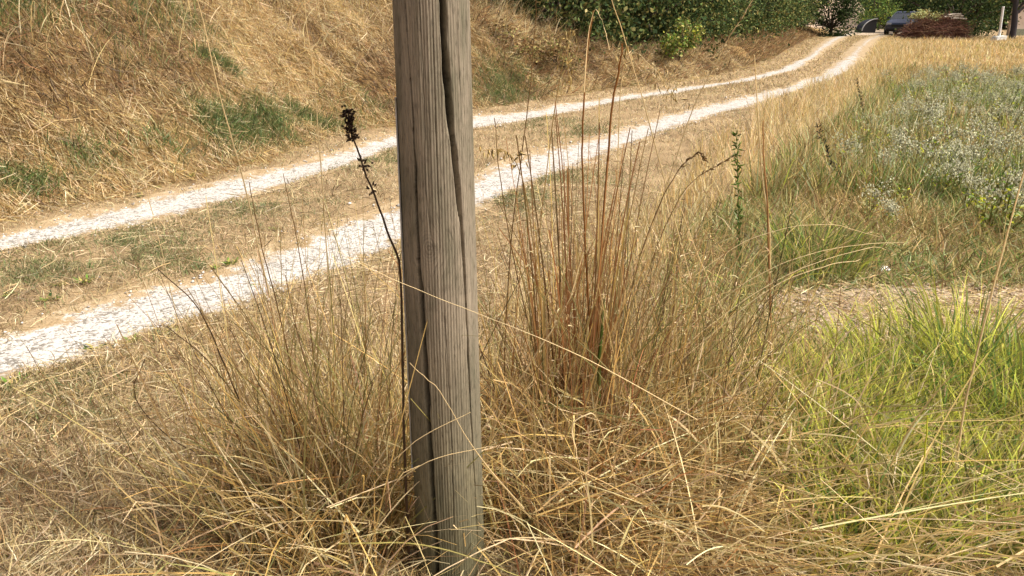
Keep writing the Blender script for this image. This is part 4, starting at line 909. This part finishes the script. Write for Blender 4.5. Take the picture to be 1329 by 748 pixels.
# ------------------------------------------------------------------ far objects
def box(bm, x0, x1, y0, y1, z0, z1):
    vs = [bm.verts.new((x, y, z)) for z in (z0, z1) for x, y in ((x0, y0), (x1, y0), (x1, y1), (x0, y1))]
    for f in ((0, 3, 2, 1), (4, 5, 6, 7), (0, 1, 5, 4), (1, 2, 6, 5), (2, 3, 7, 6), (3, 0, 4, 7)): bm.faces.new([vs[i] for i in f])
def bobj(name, bm, mat, parent=None, bevel=0):
    if bevel: bmesh.ops.bevel(bm, geom=list(bm.edges), offset=bevel, segments=2, affect='EDGES')
    bmesh.ops.recalc_face_normals(bm, faces=bm.faces)
    me = bpy.data.meshes.new(name); bm.to_mesh(me); bm.free(); return link(name, me, mat, parent)
def lathe(bm, prof, k=16, cx=0, cy=0):
    rings = [[bm.verts.new((cx+r*math.cos(2*math.pi*j/k), cy+r*math.sin(2*math.pi*j/k), z)) for j in range(k)] for r, z in prof]
    for a, b in zip(rings[:-1], rings[1:]):
        for j in range(k): bm.faces.new((a[j], a[(j+1) % k], b[(j+1) % k], b[j]))
    bm.faces.new(rings[0][::-1]); bm.faces.new(rings[-1])

def car():
    p_ = P(1178, 44.5, 53.5); root = empty("parked_car", (p_[0]-.25, 53.5, 0), math.radians(-128)); tag(root, "dark blue grey car parked in the yard, half hidden by the brush pile", "car")
    paint = plain("dark blue grey car paint", (.055, .065, .10), .28, .3, .6, noise=.06, scale=3); glass = plain("dark car glass", (.02, .025, .03), .08, 0, .8, noise=.05)
    black = plain("black plastic", (.02, .02, .022), .6, noise=.2); alloy = plain("grey alloy", (.4, .4, .42), .35, .8, noise=.1); rub = plain("tyre rubber", (.02, .02, .02), .85, noise=.2); lampm = plain("clear lamp", (.6, .62, .65), .15, .1, .8, noise=.05); redm = plain("red lamp", (.35, .02, .02), .25, noise=.1)
    # body: cross sections from nose (+x) to tail
    secs = [(2.12, .60, .45, .66), (2.05, .78, .30, .80), (1.75, .86, .24, .94), (1.0, .90, .22, 1.02), (.6, .91, .22, 1.05), (-.6, .91, .22, 1.07), (-1.5, .90, .24, 1.08), (-1.95, .86, .30, 1.04), (-2.1, .74, .42, .92)]
    rings = []; bm = bmesh.new()
    for x, w, z0, z1 in secs:
        zm = (z0+z1)/2
        rings.append([bm.verts.new((x, y, z)) for y, z in ((-w*.86, z0), (w*.86, z0), (w, z0+.12), (w, zm+.06), (w*.94, z1-.05), (w*.82, z1), (-w*.82, z1), (-w*.94, z1-.05), (-w, zm+.06), (-w, z0+.12))])
    for a, b in zip(rings[:-1], rings[1:]):
        for j in range(10): bm.faces.new((a[j], a[(j+1) % 10], b[(j+1) % 10], b[j]))
    bm.faces.new(rings[0]); bm.faces.new(rings[-1][::-1])
    body = bobj("body", bm, paint, root)
    def loft(name, secs, mat, parent):
        bm = bmesh.new(); rs = [[bm.verts.new(v) for v in s] for s in secs]; k = len(rs[0])
        for a, b in zip(rs[:-1], rs[1:]):
            for j in range(k): bm.faces.new((a[j], a[(j+1) % k], b[(j+1) % k], b[j]))
        bm.faces.new(rs[0][::-1]); bm.faces.new(rs[-1]); return bobj(name, bm, mat, parent)
    def rect(x0, x1, w, z): return [(x0, -w, z), (x1, -w, z), (x1, w, z), (x0, w, z)]
    loft("cabin_glass", [rect(-1.85, .95, .80, 1.03), rect(-1.62, .30, .66, 1.44)], glass, root)
    loft("roof", [rect(-1.66, .36, .685, 1.43), rect(-1.55, .18, .60, 1.51)], paint, root)
    for sgn in (-1, 1):
        for (x0, x1, xt0, xt1) in ((.88, .98, .28, .38), (-.28, -.18, -.32, -.22), (-1.15, -.95, -1.1, -.95), (-1.9, -1.78, -1.7, -1.58)):
            loft("window_pillar", [[(x0, sgn*.795, 1.03), (x1, sgn*.795, 1.03), (x1, sgn*.825, 1.03), (x0, sgn*.825, 1.03)], [(xt0, sgn*.65, 1.45), (xt1, sgn*.65, 1.45), (xt1, sgn*.685, 1.45), (xt0, sgn*.685, 1.45)]], paint, root)
        bm = bmesh.new(); box(bm, .62, .80, sgn*.98-.09, sgn*.98+.09, 1.03, 1.17); bobj("wing_mirror", bm, paint, root, .03)
        bm = bmesh.new(); box(bm, 1.93, 2.11, sgn*.60-.17, sgn*.60+.17, .66, .80); bobj("headlight", bm, lampm, root, .03)
        bm = bmesh.new(); box(bm, -2.10, -1.95, sgn*.66-.12, sgn*.66+.12, .70, .96); bobj("tail_light", bm, redm, root, .02)
        for x in (1.32, -1.32):
            bm = bmesh.new(); lathe(bm, [(.20, -.11), (.30, -.11), (.335, -.07), (.335, .07), (.30, .11), (.20, .11)], 24); bmesh.ops.rotate(bm, verts=bm.verts, cent=(0, 0, 0), matrix=__import__("mathutils").Matrix.Rotation(math.pi/2, 3, 'X'))
            wh = bobj("wheel", bm, rub, root); wh.location = (x, sgn*.83, .335)
            bm = bmesh.new(); lathe(bm, [(.21, -.015), (.20, .01), (.06, .02)], 20); bmesh.ops.rotate(bm, verts=bm.verts, cent=(0, 0, 0), matrix=__import__("mathutils").Matrix.Rotation(-sgn*math.pi/2, 3, 'X'))
            rm = bobj("rim", bm, alloy, wh); rm.location = (0, sgn*.115, 0)
        for x in (.35, -.75):
            bm = bmesh.new(); box(bm, x-.09, x+.09, sgn*.915-.015, sgn*.915+.015, .86, .89); bobj("door_handle", bm, black, root)
    bm = bmesh.new(); box(bm, 2.04, 2.16, -.42, .42, .56, .70); bobj("grille", bm, black, root, .02)
    bm = bmesh.new(); box(bm, 1.9, 2.16, -.74, .74, .28, .44); bobj("front_bumper", bm, black, root, .05)
car()

def sticks(n, rx, ry, rz, seed, Lr, rr, cols):
    r = np.random.default_rng(seed); parts = []
    for i in range(n):
        d = r.standard_normal(3); d /= np.linalg.norm(d); d[2] = abs(d[2]); q = r.random()**.4
        p = d*q*np.array([rx, ry, rz]); t = r.standard_normal(3)*np.array([1, 1, .55]); t /= np.linalg.norm(t); L = r.uniform(*Lr)
        a_, b_ = p-t*L/2, p+t*L/2; m_ = p+.12*L*r.standard_normal(3)
        pts = np.array([a_, m_, b_]); pts[:, 2] = np.abs(pts[:, 2])
        parts.append(tube(pts, r.uniform(*rr), .004, np.array(cols[r.integers(len(cols))])*r.uniform(.7, 1.3), 3))
    return merge(parts)
p_ = P(1212, 51, 42.5)
V, F, c = sticks(2600, 1.75, 1.1, 1.25, 5, (.4, 1.5), (.008, .02), [(.16, .07, .04), (.20, .10, .055), (.12, .06, .04), (.24, .15, .09), (.10, .04, .03)])
root = empty("brush_pile", (p_[0], 42.5, 0)); tag(root, "heap of reddish brown cut branches in front of the parked car", "brush pile")
link("branches", npmesh("branches", V, F, c), M_stick, root)
V, F, c, _ = crown(1100, .9, .6, .28, 12, .10, dict(grey=2, khaki=2, olive=2), 220, 1.25); link("leafy_prunings", npmesh("leafy_prunings", V-np.array([.7, 0, 0]), F, c), M_leaf, root)
logm = plain("pale cut timber", (.42, .36, .28), .8, noise=.25)
for (x0, z0, x1, z1) in ((.15, 1.22, 1.2, 1.27), (.3, 1.32, 1.1, 1.36), (.5, 1.15, 1.4, 1.12)):
    V, F, c = tube(smooth_path([(x0, -.35, z0), ((x0+x1)/2, -.3, (z0+z1)/2+.02), (x1, -.25, z1)], 4), .05, .04, (.42, .36, .28), 8)
    link("pale_branch", npmesh("pale_branch", V, F, c, smooth=True), logm, root)

# white pole on its block
p_ = P(1296, 55, 39.5); root = empty("white_pole", (p_[0], 39.5, 0)); root.rotation_euler = (0, math.radians(-5), 0); tag(root, "upright white pole on a broad pale block, left of the dark trunk", "pole")
wm = plain("white painted metal", (.78, .78, .76), .5, noise=.06); cm_ = plain("pale concrete", (.6, .6, .55), .85, noise=.15, bump=.3)
bm = bmesh.new(); lathe(bm, [(.055, .3), (.055, 1.72), (.05, 1.74)], 16, .0, 0); bobj("pole", bm, wm, root)
bm = bmesh.new(); vs = [bm.verts.new(v) for v in ((-.30, -.25, .12), (.22, -.25, .12), (.22, .25, .12), (-.30, .25, .12), (-.24, -.22, .34), (.30, -.22, .34), (.30, .22, .34), (-.24, .22, .34))]
for f in ((0, 3, 2, 1), (4, 5, 6, 7), (0, 1, 5, 4), (1, 2, 6, 5), (2, 3, 7, 6), (3, 0, 4, 7)): bm.faces.new([vs[i] for i in f])
bobj("foot_block", bm, cm_, root, .03)
bm = bmesh.new(); box(bm, -.2, .18, -.2, .2, -.05, .118); bobj("footing", bm, plain("grey footing", (.3, .27, .23), .9), root)

# beige wall at the far right
p_ = P(1345, 45, 52); root = empty("garden_wall", (p_[0], 52, 0)); tag(root, "pale pinkish beige wall behind the dark trunk at the right edge", "wall")
bm = bmesh.new(); box(bm, -1.85, 5, 0, .25, -.1, 1.9); bobj("wall_face", bm, plain("beige render", (.50, .40, .32), .9, noise=.12, scale=2, bump=.2), root)
bm = bmesh.new(); box(bm, -1.9, 5.05, -.05, .30, 1.902, 2.0); bobj("coping", bm, plain("grey coping", (.34, .31, .27), .9), root)
bm = bmesh.new(); box(bm, -1.75, 4.9, -.12, -.003, -.05, .42); bobj("plinth", bm, plain("mossy plinth", (.20, .21, .15), .95, noise=.3), root)

# dry earth slope closing the track, and the dark arched cover
th = np.linspace(-5, 5, 60); ss = np.linspace(0, 1, 20); TT, SS = np.meshgrid(th, ss)
c0 = P(1102, 36, 78); ZZ = 3.4*sstep(SS)*np.exp(-(TT/4.2)**4)+.12*vnoise(TT, SS*6, 2, 90)*sstep(SS*3)-.1
XX = c0[0]+TT; YY = 78+SS*7+.3*vnoise(TT, SS, 1, 91)
idx = np.arange(TT.size).reshape(TT.shape); F = np.stack([idx[:-1, :-1], idx[:-1, 1:], idx[1:, 1:], idx[1:, :-1]], -1).reshape(-1, 4)
tag(link("earth_slope", npmesh("earth_slope", np.stack([XX, YY, ZZ], -1).reshape(-1, 3), F, smooth=True), ground_mat("dry pinkish earth", [(.30, .21, .14), (.46, .34, .24), (.58, .46, .35)], 1.2, 9, 1.)), kind="structure")
p_ = P(1128, 38, 58); root = empty("arched_cover", (p_[0], 58, 0), .25); tag(root, "dark low arched cover with a pale curved rim, beside the bright green bush", "cover")
n_ = 14; an_ = np.linspace(0, math.pi/2, n_); prof = [(-.62+1.2*(1-math.cos(t)), .15+.82*math.sin(t)) for t in an_]
bm = bmesh.new(); f0 = [bm.verts.new((x, 0, z)) for x, z in prof]+[bm.verts.new((.58, 0, .02)), bm.verts.new((-.62, 0, .02))]; f1 = [bm.verts.new((v.co.x, .7, v.co.z)) for v in f0]
bm.faces.new(f0); bm.faces.new(f1[::-1])
for j in range(len(f0)): bm.faces.new((f0[j], f1[j], f1[(j+1) % len(f0)], f0[(j+1) % len(f0)]))
bobj("cover_body", bm, plain("black sheet", (.02, .02, .022), .6), root)
V, F, c = tube([(x, -.03, z+.02) for x, z in prof], .035, .035, (.5, .5, .48), 6); link("rim", npmesh("rim", V, F, c, smooth=True), plain("pale rim", (.55, .55, .52), .6), root)
